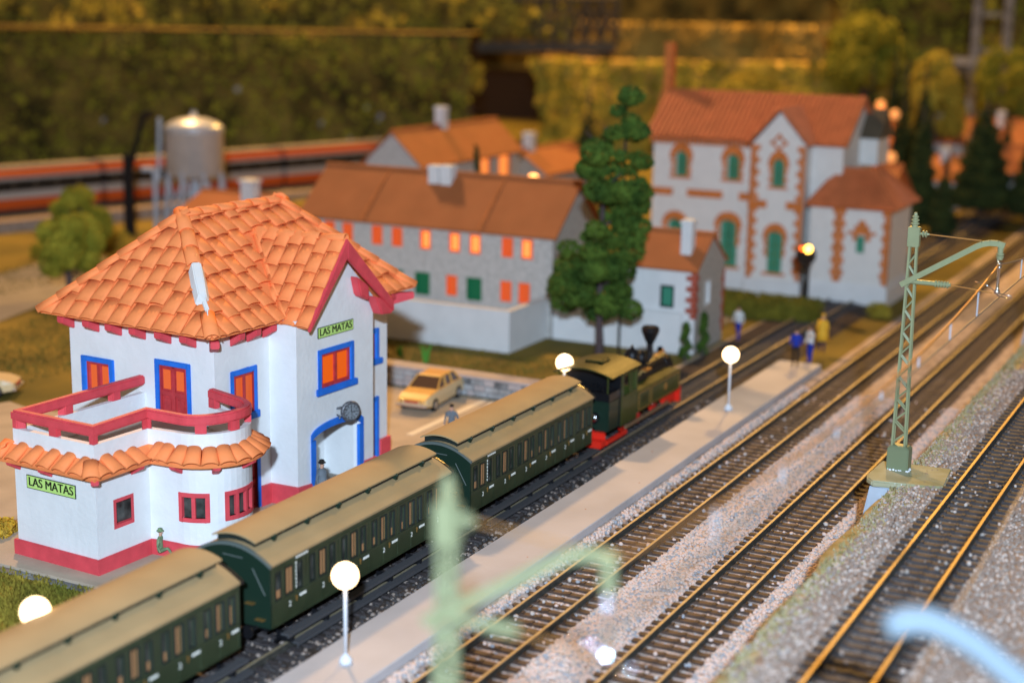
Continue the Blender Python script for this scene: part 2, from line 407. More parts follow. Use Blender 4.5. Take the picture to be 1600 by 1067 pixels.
# embankment of the near track, higher than the yard
mb = MB(); xs = np.linspace(12, 330, 260)
prof = [(-14, 2.8), (4.5, 2.82), (7.0, 2.8), (10.3, 2.79), (10.85, 2.76), (11.5, 2.62), (11.8, 1.4), (12.3, .1), (12.7, -.05)]
ids = []
for x in xs:
    row = []
    for j, (y, z) in enumerate(prof):
        amp = 1 if 3 < j < 8 else .08
        row.append(mb.pv((x, y+amp*.42*noise.noise(Vector((x*.35, j*.3, 1))), z+amp*.22*noise.noise(Vector((x*.8, j*.5, 9))))))
    ids.append(row)
for A, B in zip(ids, ids[1:]):
    for j in range(len(prof)-1):
        mb.f.append([A[j], B[j], B[j+1], A[j+1]]); mb.mi.append(1 if 3 < j < 8 else 0)
o = mb.build('embankment', ['ballast2', 'scatter'], smooth=True); o['kind'] = 'structure'

mb = MB(); xs = np.linspace(15, 330, 200); mp_ = [(16.5, .05), (17.0, .17), (17.5, .22), (18.0, .17), (18.45, .05)]
ids = [[mb.pv((x, y, z+.03*noise.noise(Vector((x, y, 0)))*(z > .1))) for y, z in mp_] for x in xs]
for A, B in zip(ids, ids[1:]):
    for j in range(4): mb.f.append([A[j], B[j], B[j+1], A[j+1]]); mb.mi.append(0)
mb.build('ballast_mound', 'ballast', smooth=True)['kind'] = 'structure'

# ------------------------------------------------------------------ tracks
def rail_mesh(x0, x1, y, z, name, ztop=True):
    mb = MB(); h = .2
    xs = np.linspace(x0, x1, max(2, int((x1-x0)/12)))
    for a, b in zip(xs, xs[1:]):
        mb.box(a, b, y-.09, y+.09, z, z+.03, 1); mb.box(a, b, y-.025, y+.025, z+.03, z+h-.05, 1)
        mb.box(a, b, y-.05, y+.05, z+h-.05, z+h-.012, 1); mb.box(a, b, y-.046, y+.046, z+h-.012, z+h, 0)
    return mb
def sleeper_mesh(dark):
    mb = MB()
    mb.hexa([(-.14, -1.27, 0), (.14, -1.27, 0), (.14, 1.27, 0), (-.14, 1.27, 0), (-.11, -1.24, .13), (.11, -1.24, .13), (.11, 1.24, .13), (-.11, 1.24, .13)])
    for s_ in (-.72, .72):
        for q in (-.14, .14): mb.box(-.09, .09, s_+q-.035, s_+q+.035, .13, .175)
    mb.box(-.10, .10, -.06, .06, .13, .16)
    return mb.mesh('sleeper', 'sleeperd' if dark else 'sleeper')
SL = sleeper_mesh(0); SLD = sleeper_mesh(1)
def track(y, z, x0, label, n=300, dark=False, sp=.55, x1=320):
    t = thing('railway_track', label, 'railway track', (x0, y, z), group='parallel railway tracks')
    for s_ in (-.755, .755):
        rail_mesh(0, x1-x0, s_, .135, 'rail').build('rail', ['railwarm' if z > 1 else 'railtop', 'railside'], t, recalc=True)
    me = SLD if dark else SL
    for i in range(n):
        place('sleeper', me, t, ((i+.5)*sp, random.uniform(-.02, .02), random.uniform(-.012, .004)), (0, 0, random.uniform(-.012, .012)))
    mb = MB(); k = int((x1-x0)/sp)
    for i in range(n, k): mb.box((i+.5)*sp-.13, (i+.5)*sp+.13, -1.25, 1.25, 0, .13)
    o = mb.build('far_sleepers', 'sleeper', t, recalc=False); o['kind'] = 'stuff'
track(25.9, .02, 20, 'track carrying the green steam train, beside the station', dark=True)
track(19.73, .02, 28, 'first brown-sleepered track right of the platform edge')
track(15.27, .02, 30, 'second brown-sleepered track, across the ballast strip at the foot of the embankment')
track(8.6, 2.76, 27, 'track with a golden warm-light glint on its rails, raised on the embankment, nearest the camera', dark=True)
# guard strip seen beside the carriages
mb = MB(); mb.box(34, 57.5, 24.9, 25.02, .3, .42); mb.box(34, 57.5, 24.62, 24.72, .2, .3)

# pebbles
def pebbles(name, n, fx, mats, size=(.045, .085), zoff=.01, group=None):
    t = (1+5**.5)/2
    V = np.array([(-1, t, 0), (1, t, 0), (-1, -t, 0), (1, -t, 0), (0, -1, t), (0, 1, t), (0, -1, -t), (0, 1, -t), (t, 0, -1), (t, 0, 1), (-t, 0, -1), (-t, 0, 1)], float)/1.9
    F = np.array([(0, 11, 5), (0, 5, 1), (0, 1, 7), (0, 7, 10), (0, 10, 11), (1, 5, 9), (5, 11, 4), (11, 10, 2), (10, 7, 6), (7, 1, 8), (3, 9, 4), (3, 4, 2), (3, 2, 6), (3, 6, 8), (3, 8, 9), (4, 9, 5), (2, 4, 11), (6, 2, 10), (8, 6, 7), (9, 8, 1)])
    P = fx(n); n = len(P)
    sc = rng.uniform(size[0], size[1], (n, 1, 1))*rng.uniform(.7, 1.3, (n, 1, 3))
    th = rng.uniform(0, 2*PI, n); c, s_ = np.cos(th), np.sin(th)
    W = V[None]*rng.uniform(.8, 1.2, (n, 12, 1))*sc
    x = W[..., 0]*c[:, None]-W[..., 1]*s_[:, None]; y = W[..., 0]*s_[:, None]+W[..., 1]*c[:, None]
    A = np.stack([x+P[:, 0:1], y+P[:, 1:2], W[..., 2]+P[:, 2:3]+zoff], -1).reshape(-1, 3)
    FF = (F[None]+12*np.arange(n)[:, None, None]).reshape(-1, 3)
    me = bpy.data.meshes.new(name); me.vertices.add(len(A)); me.vertices.foreach_set('co', A.ravel())
    me.loops.add(FF.size); me.loops.foreach_set('vertex_index', FF.ravel().astype(np.int32))
    me.polygons.add(len(FF)); me.polygons.foreach_set('loop_start', (np.arange(len(FF))*3).astype(np.int32))
    for q in mats: me.materials.append(M[q])
    mi = np.repeat(rng.choice(len(mats), n, p=None), 20).astype(np.int32); me.polygons.foreach_set('material_index', mi)
    me.update(); me.validate()
    o = bpy.data.objects.new(name, me); C.objects.link(o); o['kind'] = 'stuff'; return o
def near_x(n, a, b):  # denser close to the camera
    return a+(b-a)*rng.random(n)**1.35
def fy(n):
    x = near_x(n, 31, 74); y = rng.uniform(12.4, 21.3, n); z = .07+.17*np.clip((y-20.75)/.4, 0, 1)+.16*np.clip(1-abs(y-17.5)/.95, 0, 1)+.04*np.sin(x*1.7)*np.clip(1-abs(y-17.5)/.95, 0, 1)
    u_ = np.minimum(abs(y-19.73), abs(y-15.27)); onr = u_ < 1.25
    # only between the sleepers under the rails
    ph = np.where(abs(y-19.73) < 1.3, ((x-28)/.55) % 1, ((x-30)/.55) % 1)
    ok = ~onr | (abs(ph-.5) > .3) | (rng.random(n) < .03)
    z = np.where(onr & (abs(ph-.5) <= .3), .16, z); ok &= ~onr | (rng.random(n) < .62); z = np.where(onr & (abs(ph-.5) > .3), .015, z)
    ok &= ~(abs(u_-.755) < .12)
    return np.stack([x, y, z], 1)[ok]
pebbles('ballast_stones', 52000, fy, ['pebA', 'pebB', 'pebC', 'pebA'])
def fd(n):
    x = near_x(n, 29, 72); y = rng.uniform(3.5, 11.15, n); z = np.full(n, 2.80)-.05*(abs(y-8.6) < 1.25)
    onr = abs(y-8.6) < 1.25; ph = ((x-27)/.55) % 1
    ok = ~onr | (abs(ph-.5) > .3) | (rng.random(n) < .05)
    z = np.where(onr & (abs(ph-.5) <= .3), 2.9, z); ok &= ~(abs(abs(y-8.6)-.755) < .12)
    return np.stack([x, y, z-np.clip(y-10.7, 0, 1)*.15], 1)[ok]
pebbles('embankment_stones', 30000, fd, ['pebD', 'pebC', 'pebD', 'pebF', 'pebD'], (.04, .075))
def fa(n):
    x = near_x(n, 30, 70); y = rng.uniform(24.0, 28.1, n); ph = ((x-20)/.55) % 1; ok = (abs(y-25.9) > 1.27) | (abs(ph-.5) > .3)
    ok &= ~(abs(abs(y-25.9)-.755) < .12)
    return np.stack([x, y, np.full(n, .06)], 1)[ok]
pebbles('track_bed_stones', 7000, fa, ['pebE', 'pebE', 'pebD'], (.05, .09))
def fs(n):  # loose scatter on the embankment shoulder
    x = near_x(n, 30, 72); q = rng.random(n); y = 10.5+q*2.7-.15*np.sin(x*.9)
    z = np.interp(y, [10.3, 10.85, 11.5, 11.8, 12.3, 12.8], [2.79, 2.77, 2.63, 1.4, .12, .08])
    return np.stack([x, y, z], 1)
pebbles('shoulder_scatter', 9000, fs, ['scatter', 'pebC', 'scatter', 'pebB'], (.03, .07))

# ------------------------------------------------------------------ platform
t = thing('station_platform', 'long low pinkish beige platform with blue-grey sides between the tracks', 'platform', (28, 21.5, 0))
mb = MB(); pts = [(0, 0, 0)]
for i in range(10):
    x0_, x1_ = i*5., i*5.+5
    mb.box(x0_, x1_ if i < 9 else 49.7, 0.02*math.sin(i), 2.25+.02*math.cos(i*2), 0, .5)
mb = MB(); xs = [k*1.0 for k in range(51)]
a = []
for x in xs:
    e = .03*noise.noise(Vector((x*.3, 5, 0))); g = .03*noise.noise(Vector((x*.3, 15, 0)))
    a.append([mb.pv((x, e, -.05)), mb.pv((x, e, .47)), mb.pv((x, e+.03, .5)), mb.pv((x, 2.22+g, .5)), mb.pv((x, 2.25+g, .47)), mb.pv((x, 2.25+g, -.05))])
for A, B in zip(a, a[1:]):
    for j in range(5): mb.f.append([A[j], B[j], B[j+1], A[j+1]]); mb.mi.append(0)
for A in (a[0], a[-1]): mb.f.append(A if A is a[-1] else A[::-1]); mb.mi.append(0)
mb.build('platform_slab', 'platform', t)
mb = MB()
for px, py in ((22.2, .9), (16.6, .5), (30.5, 1.6), (26.2, .4), (13.2, 1.6), (38.1, 1.1)):
    mb.ball((px, py, .505), random.uniform(.02, .045), 6, 4, .5)
o = mb.build('grit', 'brick', t); o['kind'] = 'stuff'

# ------------------------------------------------------------------ platform lamps
def lamp(loc, label):
    t = thing('platform_lamp', label, 'lamp post', loc, group='globe lamps on white posts')
    mb = MB(); mb.lathe([(.2, 0), (.2, .1), (.15, .2), (.07, .26), (.06, .3)], n=16); mb.build('lamp_base', 'lampwhite', t, True)
    mb = MB(); mb.cyl((0, 0, .25), (.0, 0, 2.3), .055, .05); mb.build('lamp_post', 'lampwhite', t, True)
    mb = MB(); mb.ball((0, 0, 2.62), .38, 24, 16); mb.build('lamp_globe', 'globe', t, True)
    return t
L1 = lamp((34.4, 22.65, .5), 'lit globe lamp on the platform, beside the middle carriage, nearest complete lamp')
tree_copy(L1, (66.7, 22.64, .5), label='lit globe lamp at the far end of the platform, beyond the engine')
tree_copy(L1, (59.9, 27.92, .85), label='lit globe lamp half hidden behind the engine cab roof')
tree_copy(L1, (27.6, 27.6, .85), label='lit globe lamp over the turf at the lower left, behind the nearest carriage')

# ------------------------------------------------------------------ station building
ST = thing('station_building', 'white station house with orange tiled hip roof and blue and crimson window surrounds', 'station building', (37.2, 34.25, 0), R(-3.5))
BC = (4.2, -1.1); BR = 1.55
ann = [(6.1, 3.78), (0, 3.78), (0, 0), (2.5, 0), (2.58, -.55)] + [(BC[0]+BR*math.cos(R(a_)), BC[1]+BR*math.sin(R(a_))) for a_ in range(180, 361, 9)] + [(6.0, .15)]
AP = Path(ann); sC0 = 6.1+3.78; sCon = sC0+2.5
def s_bay(deg): # s at bay angle
    return AP.s[5]+R(deg-180)*BR
w0 = (sC0+.77, sC0+1.72, 1.36, 2.40)
w1 = (s_bay(183), s_bay(224), 1.36, 2.40); w2 = (s_bay(243), s_bay(297), 1.36, 2.40)
gap = .14
holes = [(w0[0], w0[1], w0[2], w0[3])]
for a_, b_, q, n_ in ((w1[0], w1[1], w1, 2), (w2[0], w2[1], w2, 3)):
    holes.append((a_+.13, b_-.13, q[2]+.15, q[3]-.13))
mb = MB(); wall(mb, AP, 0, 4.48, holes, .22); mb.build('annex_wall', 'white', ST)
mb = MB(); wall(mb, AP, 3.2, 3.65, (), 1.0); 
mb = MB(); mb.prism([(p.x, p.y, 3.55) for p in [AP.at(q, -.2) for q in AP.s]], (0, 0, .12)); mb.build('terrace_floor', 'paving', ST)
mb = MB(); band(mb, AP, 6.1-.1, AP.L, 0, lambda q: .56+.015*math.sin(q*3), .0, .11); mb.build('base_band', 'red', ST, bevel=.02)
# windows of the annex
def win(path, q, n_, name='window', ma='red', pane='glassdark', fw_=.15, out=.05, dep=-.08, lab=None, sill=0):
    mb = MB(); frame(mb, path, q[0], q[1], q[2], q[3], fw_, dep-.04, out)
    for k in range(1, n_):
        c = q[0]+(q[1]-q[0])*k/n_; band(mb, path, c-.07, c+.07, q[2]+fw_, q[3]-fw_, dep-.02, out-.015)
    if sill: band(mb, path, q[0]-sill, q[1]+sill, q[2]-.06, q[2]+fw_, 0, out+.05)
    f = mb.build(name, ma, ST, label=lab, bevel=.012)
    for k in range(n_):
        a_ = q[0]+fw_+(q[1]-q[0]-2*fw_)*k/n_; b_ = q[0]+fw_+(q[1]-q[0]-2*fw_)*(k+1)/n_
        mb = MB(); band(mb, path, a_, b_, q[2]+fw_, q[3]-fw_, dep-.03, dep); mb.build('pane', pane, f)
    return f
win(AP, w1, 2); win(AP, w2, 3)
mb = MB(); frame(mb, AP, w0[0], w0[1], w0[2], w0[3], .13, -.2, .0); f = mb.build('window', 'red', ST)
mb = MB(); band(mb, AP, w0[0]+.1, w0[1]-.1, w0[2]+.1, w0[3]-.1, -.19, -.16); mb.build('pane', 'glassdark', f)
# railing
mb = MB(); zt = lambda q: 5.14+.03*math.sin(q*1.7)
band(mb, AP, .0, AP.L+0, lambda q: zt(q)-.36, zt, -.28, .03); mb.build('parapet_rail', 'red', ST, bevel=.06)
for q in (1.5, 3.9, 6.1, 8.0, sC0, sCon-.05, s_bay(215), s_bay(262), s_bay(312), AP.L-.2):
    mb = MB(); band(mb, AP, q-.2, q+.2, 4.46, 4.86, -.24, .0); mb.build('rail_post', 'red', ST, bevel=.03)
# skirt of tiles round the annex
q = 6.1-.35; T0 = barrel(.62, .78, .17).mesh('roof_tile', 'tile', True)
while q < AP.L-.1:
    p = AP.at(q, .56); nn = AP.nrm(q); ang = math.atan2(nn.y, nn.x)+PI/2
    corner = abs(q-sC0) < .35
    e = place('roof_tile', T0, ST, (p.x, p.y, 3.52), (R(34+random.uniform(-3, 3)), 0, ang+random.uniform(-.04, .04)), (.97, 1, 1))
    if corner: e.rotation_euler[2] = R(-45)
    conv = 1.0
    if q > AP.s[5]-.1: conv = .78
    q += .575*(conv if q > AP.s[5]-.1 else 1)
mb = MB(); P_ = lambda q_, z, o_: (*AP.at(q_, o_), z)
bk = sorted(set([6.0]+[s_ for s_ in AP.s if s_ > 6.0]))
for a_, b_ in zip(bk, bk[1:]):
    mb.hexa([P_(a_, 3.42, .5), P_(a_, 3.6, -.02), P_(b_, 3.6, -.02), P_(b_, 3.42, .5), P_(a_, 3.53, .53), P_(a_, 3.95, -.02), P_(b_, 3.95, -.02), P_(b_, 3.53, .53)])
mb.build('skirt_bedding', 'tile', ST)
for q in (6.3, 7.8, sC0, 11.6, s_bay(186), s_bay(232), s_bay(275), s_bay(318), s_bay(350)):
    mb = MB(); p = AP.at(q); nn = AP.nrm(q) if abs(q-sC0) > .01 else Vector((-1, -1)).normalized(); sd = Vector((nn.y, -nn.x))*.13; o_ = .46 if abs(q-sC0) > .01 else .7
    a_, b_ = p+sd, p-sd
    mb.hexa([(*a_, 3.05), (*b_, 3.05), (*(b_+nn*o_), 3.32), (*(a_+nn*o_), 3.32), (*a_, 3.56), (*b_, 3.56), (*(b_+nn*o_), 3.46), (*(a_+nn*o_), 3.46)])
    mb.build('rafter_end', 'red', ST, bevel=.03)

# main body
mp = [(6.1, 7.35), (6.1, .15), (9.15, .15), (9.15, -1.15), (14.0, -1.15), (14.0, .15), (16.8, .15), (16.8, 7.35)]
MP = Path(mp, True); sv = lambda v: 7.35-v; sf = lambda u_: 7.2+(u_-6.1); sg = lambda u_: 7.2+3.05+1.3+(u_-9.15); sr = lambda u_: 7.2+3.05+1.3+4.85+1.3+(u_-14.0)
GA = 11.5; GZ = 9.95
def gz(u_): return min(GZ-1.3*(GA-u_), GZ-.93*(u_-GA))
def ztop(q):
    a_, b_ = sg(9.15), sg(14.0)
    return max(7.2, gz(9.15+q-a_)-.2) if a_ <= q <= b_ else 7.2
ztop.bk = [round(sg(GA), 4), round(sg(GA-2.2), 4), round(sg(GA+2.2), 4)]
arc0, arc1 = sg(9.95), sg(13.2)
arch = lambda q: 2.45+.42*math.sqrt(max(0, 1-((q-(arc0+arc1)/2)/((arc1-arc0)/2))**2*.98))
WA = (sv(6.72), sv(5.08), 3.95, 5.5); DA = (sv(3.02), sv(1.28), 3.67, 5.85)
WF = (sf(6.94), sf(8.45), 3.62, 5.55); WG = (sg(10.43), sg(12.65), 4.16, 5.87)
DF = (sf(7.2), sf(8.55), .0, 2.5); WR = (sr(14.5), sr(16.12), 4.15, 5.62); DR = (sr(14.5), sr(16.1), .0, 2.72)
hl = []
for q in (WA, DA, WF, WG, DF, WR, DR): hl.append((q[0]+.12, q[1]-.12, q[2] if q[2] < .1 or q is DA else q[2]+.12, q[3]-.12))
hl.append((arc0+.1, arc1-.1, 0.02, lambda q: arch(q)-.1))
mb = MB(); wall(mb, MP, 0, ztop, hl, .22); mb.build('main_wall', 'white', ST)
mb = MB(); zb = lambda q: .8+.03*math.sin(q*4)+.02*math.sin(q*9)
for a_, b_ in ((0, DF[0]), (DF[1], arc0), (arc1, DR[0]), (DR[1], MP.L)): band(mb, MP, a_, b_, 0, zb, 0, .12)
mb.build('base_band', 'red', ST)
def surround(q, fr=.2, bottom=False, sill=.12, depth=.07, lab=None, name='window', n_=2, pane='oglow', inner='door'):
    mb = MB(); frame(mb, MP, q[0], q[1], q[2], q[3], fr, -.02, depth, bottom)
    if sill: band(mb, MP, q[0]-sill, q[1]+sill, q[2]-.06, q[2]+.2, -.01, depth+.06)
    f = mb.build(name, 'blue', ST, label=lab, bevel=.02)
    mb = MB(); i0, i1, j0, j1 = q[0]+fr-.03, q[1]-fr+.03, q[2]+(fr if bottom or sill else 0), q[3]-fr+.03
    frame(mb, MP, i0, i1, j0, j1, .13, -.09, .0)
    for k in range(1, n_):
        c = i0+(i1-i0)*k/n_; band(mb, MP, c-.08, c+.08, j0, j1, -.08, .01)
    mb.build('casement', inner, f)
    for k in range(n_):
        a_ = i0+.1+(i1-i0-.2)*k/n_; b_ = i0+.1+(i1-i0-.2)*(k+1)/n_
        mb = MB(); band(mb, MP, a_, b_, j0+.05, j1-.05, -.11, -.065); mb.build('pane', pane, f)
    return f
surround(WG, n_=2, lab='large blue-framed window glowing orange under the gable sign')
surround(WF, n_=2, pane='oglow_dim'); surround(WR, n_=2, pane='oglow_dim')
surround(WA, n_=2, sill=0, pane='oglow_dim')
def door(q, lab=None, panes=True, fr=.2):
    mb = MB(); frame(mb, MP, q[0], q[1], q[2], q[3], fr, -.02, .07, False); f = mb.build('door', 'blue', ST, label=lab, bevel=.02)
    i0, i1, j0, j1 = q[0]+fr-.03, q[1]-fr+.03, q[2], q[3]-fr+.03; w_ = (i1-i0)/2; h = j1-j0
    mb = MB(); band(mb, MP, i0, i1, j0, j1, -.12, -.07)
    frame(mb, MP, i0, i1, j0, j1, .12, -.07, -.02); band(mb, MP, i0+w_-.08, i0+w_+.08, j0, j1, -.07, -.02)
    band(mb, MP, i0, i1, j0+h*.42, j0+h*.5, -.07, -.025)
    for k in (0, 1): band(mb, MP, i0+.22+k*w_*.93, i0+w_-.16+k*w_*.93, j0+h*.12, j0+h*.36, -.07, -.045)
    mb.build('door_leaf', 'door', f)
    for k in (0, 1):
        mb = MB(); band(mb, MP, i0+.2+k*w_*.93, i0+w_-.14+k*w_*.93, j0+h*.54, j1-.2, -.069, -.04); mb.build('pane', 'oglow_dim' if panes else 'door', f)
door(DA, 'blue-framed crimson terrace door with two orange panes'); door(DF, panes=False); door(DR, panes=False)
# porch arch
mb = MB(); N_ = 16
for k in range(N_):
    a_, b_ = arc0+(arc1-arc0)*k/N_, arc0+(arc1-arc0)*(k+1)/N_
    band(mb, MP, a_, b_, lambda q: arch(q)-.12, lambda q: arch(q)+.14, -.02, .08)
band(mb, MP, arc0, arc0+.27, 0, arch(arc0)-.1, -.02, .081); band(mb, MP, arc1-.27, arc1, 0, arch(arc1)-.1, -.02, .081)
mb.build('porch_arch', 'blue', ST)
mb = MB(); mb.box(9.4, 13.8, .62, .72, 0, 3.3); mb.box(13.1, 13.2, -.9, .62, 0, 3.3); mb.box(9.75, 9.85, -.9, .62, 0, 3.3); mb.box(9.8, 13.1, -.93, .62, 2.98, 3.05); mb.build('porch_wall', 'white', ST)
mb = MB(); mb.box(9.86, 9.92, -.55, .35, 0, 2.3); f = mb.build('door', 'blue', ST); mb = MB(); mb.box(9.90, 9.95, -.38, .2, 0, 2.1); mb.build('door_leaf', 'door', f)
mb = MB(); mb.box(9.8, 13.1, -1.2, .62, .0, .1); mb.build('porch_floor', 'road', ST)
# signs
def sign(path_pt, nrm, up_z, W_, H_, parent, name='station_name_sign', lab=None):
    # plate in the plane with outward normal nrm
    t_ = Vector((-nrm[1], nrm[0], 0)); n_ = Vector((*nrm, 0)); c = Vector((*path_pt, up_z))
    mb = MB()
    def rect(w_, h_, o_, th, m): 
        p = [c+t_*a_*w_/2+Vector((0, 0, b_*h_/2))+n_*o_ for a_, b_ in ((-1, -1), (1, -1), (1, 1), (-1, 1))]; mb.prism(p, n_*th, m)
    rect(W_, H_, .0, .03, 1); rect(W_-.05, H_-.05, .03, .004, 0)
    o = mb.build(name, ['sign', 'black'], parent, label=lab)
    me = text_mesh('LAS MATAS', H_*.80); me.materials.append(M['black'])
    tx = bpy.data.objects.new('sign_lettering', me); C.objects.link(tx); tx.parent = o
    sx = (W_*.9)/max(1e-3, max(v.co.x for v in me.vertices)-min(v.co.x for v in me.vertices))
    bm = bmesh.new(); bm.from_mesh(me); g0_ = bm.verts[:]+bm.edges[:]+bm.faces[:]
    for k in (1, 2):
        r_ = bmesh.ops.duplicate(bm, geom=g0_); bmesh.ops.translate(bm, verts=[q for q in r_['geom'] if isinstance(q, bmesh.types.BMVert)], vec=(.011*(1 if k == 1 else -1)*(H_/.42), .003*k, -.0006*k))
    bm.to_mesh(me); bm.free()
    mm = Matrix.Identity(4)
    for i in range(3): mm[i][0] = t_[i]*sx; mm[i][1] = (0, 0, 1)[i]*1.15; mm[i][2] = n_[i]; mm[i][3] = (c+n_*.036)[i]
    tx.matrix_local = mm
sign((11.55, -1.15), (0, -1), 6.52, 2.23, .42, ST, lab='LAS MATAS sign on the gable above the large window')
sign((0, 2.05), (-1, 0), 2.72, 2.3, .47, ST, lab='LAS MATAS sign low on the annex end wall')
# clock
mb = MB(); mb.T = Matrix.Translation((11.95, -1.62, 3.22)) @ Matrix.Rotation(R(-90-12), 4, 'X')
mb.T = Matrix.Translation((11.95, -1.55, 3.22)) @ Matrix.Rotation(R(-28), 4, 'Z') @ Matrix.Rotation(R(90), 4, 'X')
mb.lathe([(.30, -.10), (.40, -.08), (.42, 0), (.40, .06), (.33, .085), (.31, .06)], n=28)
for k in range(12): mb.box(.325*math.cos(k*PI/6)-.02, .325*math.cos(k*PI/6)+.02, .325*math.sin(k*PI/6)-.02, .325*math.sin(k*PI/6)+.02, .05, .11)
ck = mb.build('station_clock', 'clock', ST, True, label='round pewter double-faced clock over the porch arch')
m2 = MB(); m2.T = mb.T; m2.lathe([(.30, .03), (.30, .07)], n=28); m2.build('clock_face', 'clockface', ck)
m2 = MB(); m2.T = mb.T
m2.box(-.012, .012, -.02, .22, .071, .085); m2.box(-.02, .15, -.012, .012, .071, .085)
for k in range(12):
    T_ = mb.T @ Matrix.Rotation(k*PI/6, 4, 'Z'); m3 = m2.T; m2.T = T_; m2.box(.21, .27, -.012, .012, .071, .08); m2.T = m3
m2.build('clock_hands', 'black', ck)
m2 = MB(); m2.tube([(11.6, -1.15, 3.35), (11.62, -1.35, 3.42), (11.75, -1.5, 3.3)], .05, 6); m2.tube([(11.6, -1.15, 3.1), (11.6, -1.3, 3.05), (11.7, -1.45, 3.15)], .04, 6)
for k in range(6): m2.ball((11.58+.03*k, -1.3-.03*k, 3.0+.09*k), .045, 6, 4)
m2.build('clock_bracket', 'clock', ck)

# roof planes
EZ = 7.1; RZ = 10.7; e0, e1, v0, v1 = 5.3, 17.8, -.5, 8.0; ru0, ru1, rv = 8.75, 14.45, 3.9
CF = Vector((e0, v0, EZ)); CB = Vector((e0, v1, EZ)); DF_ = Vector((e1, v0, EZ)); DB = Vector((e1, v1, EZ)); RA = Vector((ru0, rv, RZ)); RB = Vector((ru1, rv, RZ))
gv0 = -1.75; gA = Vector((GA, gv0, GZ)); gL = Vector((9.2, gv0, GZ-1.3*(GA-9.2))); gR = Vector((14.4, gv0, GZ-.93*(14.4-GA)))
sl = (RZ-EZ)/(rv-v0)
def vat(z): return v0+(z-EZ)/sl
gB = Vector((GA, vat(GZ-.2), GZ-.2)); gLb = Vector((9.2, v0-.1, gL.z)); gRb = Vector((14.4, v0-.1, gR.z))
def plane_tiles(poly, e_dir, clips, W_=.70, Ln=.9, h=.115, off=.06, keep=None):
    """poly convex list (first two points = eave edge, left to right seen from outside); tiles clipped to planes"""
    o = poly[0]; e = e_dir.normalized(); n = (poly[1]-poly[0]).cross(poly[2]-poly[0]).normalized()
    if n.z < 0: n = -n
    s_ = n.cross(e).normalized()
    if s_.z < 0: s_ = -s_
    A = [((p-o).dot(e), (p-o).dot(s_)) for p in poly]
    a0 = min(a for a, b in A); a1 = max(a for a, b in A); b1 = max(b for a, b in A)
    nC = max(1, round((a1-a0)/W_)); W2 = (a1-a0)/nC; nR = math.ceil(b1/Ln)
    base = barrel(W2*1.0, Ln*1.12, h); me0 = base.mesh('roof_tile', 'tile', True)
    def inside(a, b):
        sg_ = None
        for (p, q), (r, t) in zip(A, A[1:]+A[:1]):
            c = (r-p)*(b-q)-(t-q)*(a-p)
            if abs(c) < 1e-6: continue
            if sg_ is None: sg_ = c > 0
            elif (c > 0) != sg_: return False
        return True
    mid = sum(poly, Vector())/len(poly); out = []
    for j in range(nR):
        for i in range(nC):
            ac = a0+(i+.5)*W2; bc = j*Ln+Ln*.5
            cs = [inside(ac+dx*W2*.5, j*Ln+.05+dy*Ln) for dx in (-1, 0, 1) for dy in (0, .55, 1)]
            if not any(cs): continue
            p = o+e*ac+s_*(j*Ln-.02+(.0 if j == 0 else (.16*math.sin(i*2.1)+.07*math.sin(i*5.3+j))))+n*(off+.012*(i % 2))
            mm = Matrix.Identity(4)
            for k in range(3): mm[k][0] = e[k]; mm[k][1] = s_[k]; mm[k][2] = n[k]; mm[k][3] = p[k]
            mm = mm @ Matrix.Rotation(random.uniform(-.035, .035), 4, 'Z') @ Matrix.Rotation(R(-3)+random.uniform(-.02, .02), 4, 'X')
            if keep and not keep(p): continue
            if all(cs) and j < nR-1: ob = place('roof_tile', me0, ST); ob.matrix_local = mm
            else:
                bm = bmesh.new(); bm.from_mesh(me0); bm.transform(mm)
                for (P0, Nn) in clips:
                    bmesh.ops.bisect_plane(bm, geom=bm.verts[:]+bm.edges[:]+bm.faces[:], plane_co=P0, plane_no=Nn, clear_outer=True)
                if len(bm.faces) < 3: bm.free(); continue
                me = bpy.data.meshes.new('roof_tile'); me.materials.append(M['tile']); bm.to_mesh(me); bm.free()
                ob = place('roof_tile', me, ST)
            out.append(ob)
    return out
def vplane(p, q, inside_pt):  # vertical plane through pq, normal pointing away from inside
    d = (q-p); n_ = Vector((d.y, -d.x, 0)).normalized()
    if n_.dot(inside_pt-p) > 0: n_ = -n_
    return (p, n_)
cL = (CF+CB+RA)/3; cFr = (CF+DF_+RA+RB)/4
plane_tiles([CB, CF, RA], CF-CB, [vplane(CF, RA, cL), vplane(CB, RA, cL)])
def keepF(p):   # outside the gable roof footprint
    if 9.3 < p.x < 14.3:
        g = gz(p.x+.05)
        return p.z > g+.05 or p.y < v0-.2 and False or (p.z > g+.05)
    return True
plane_tiles([CF, DF_, RB, RA], DF_-CF, [vplane(CF, RA, cFr), vplane(DF_, RB, cFr), vplane(RA, RB, cFr)], keep=keepF)
gl_c = (gL+gLb+gA+gB)/4
plane_tiles([gLb+Vector((0, .9, 0)), gL, gA, gB], gL-gLb, [vplane(gLb, gB, gL), vplane(gA, gB, gL)], W_=.62, Ln=.82)
gr_c = (gR+gRb+gA+gB)/4
plane_tiles([gR, gRb+Vector((0, .9, 0)), gB, gA], gRb-gR, [vplane(gRb, gB, gR), vplane(gA, gB, gR)], W_=.62, Ln=.82)
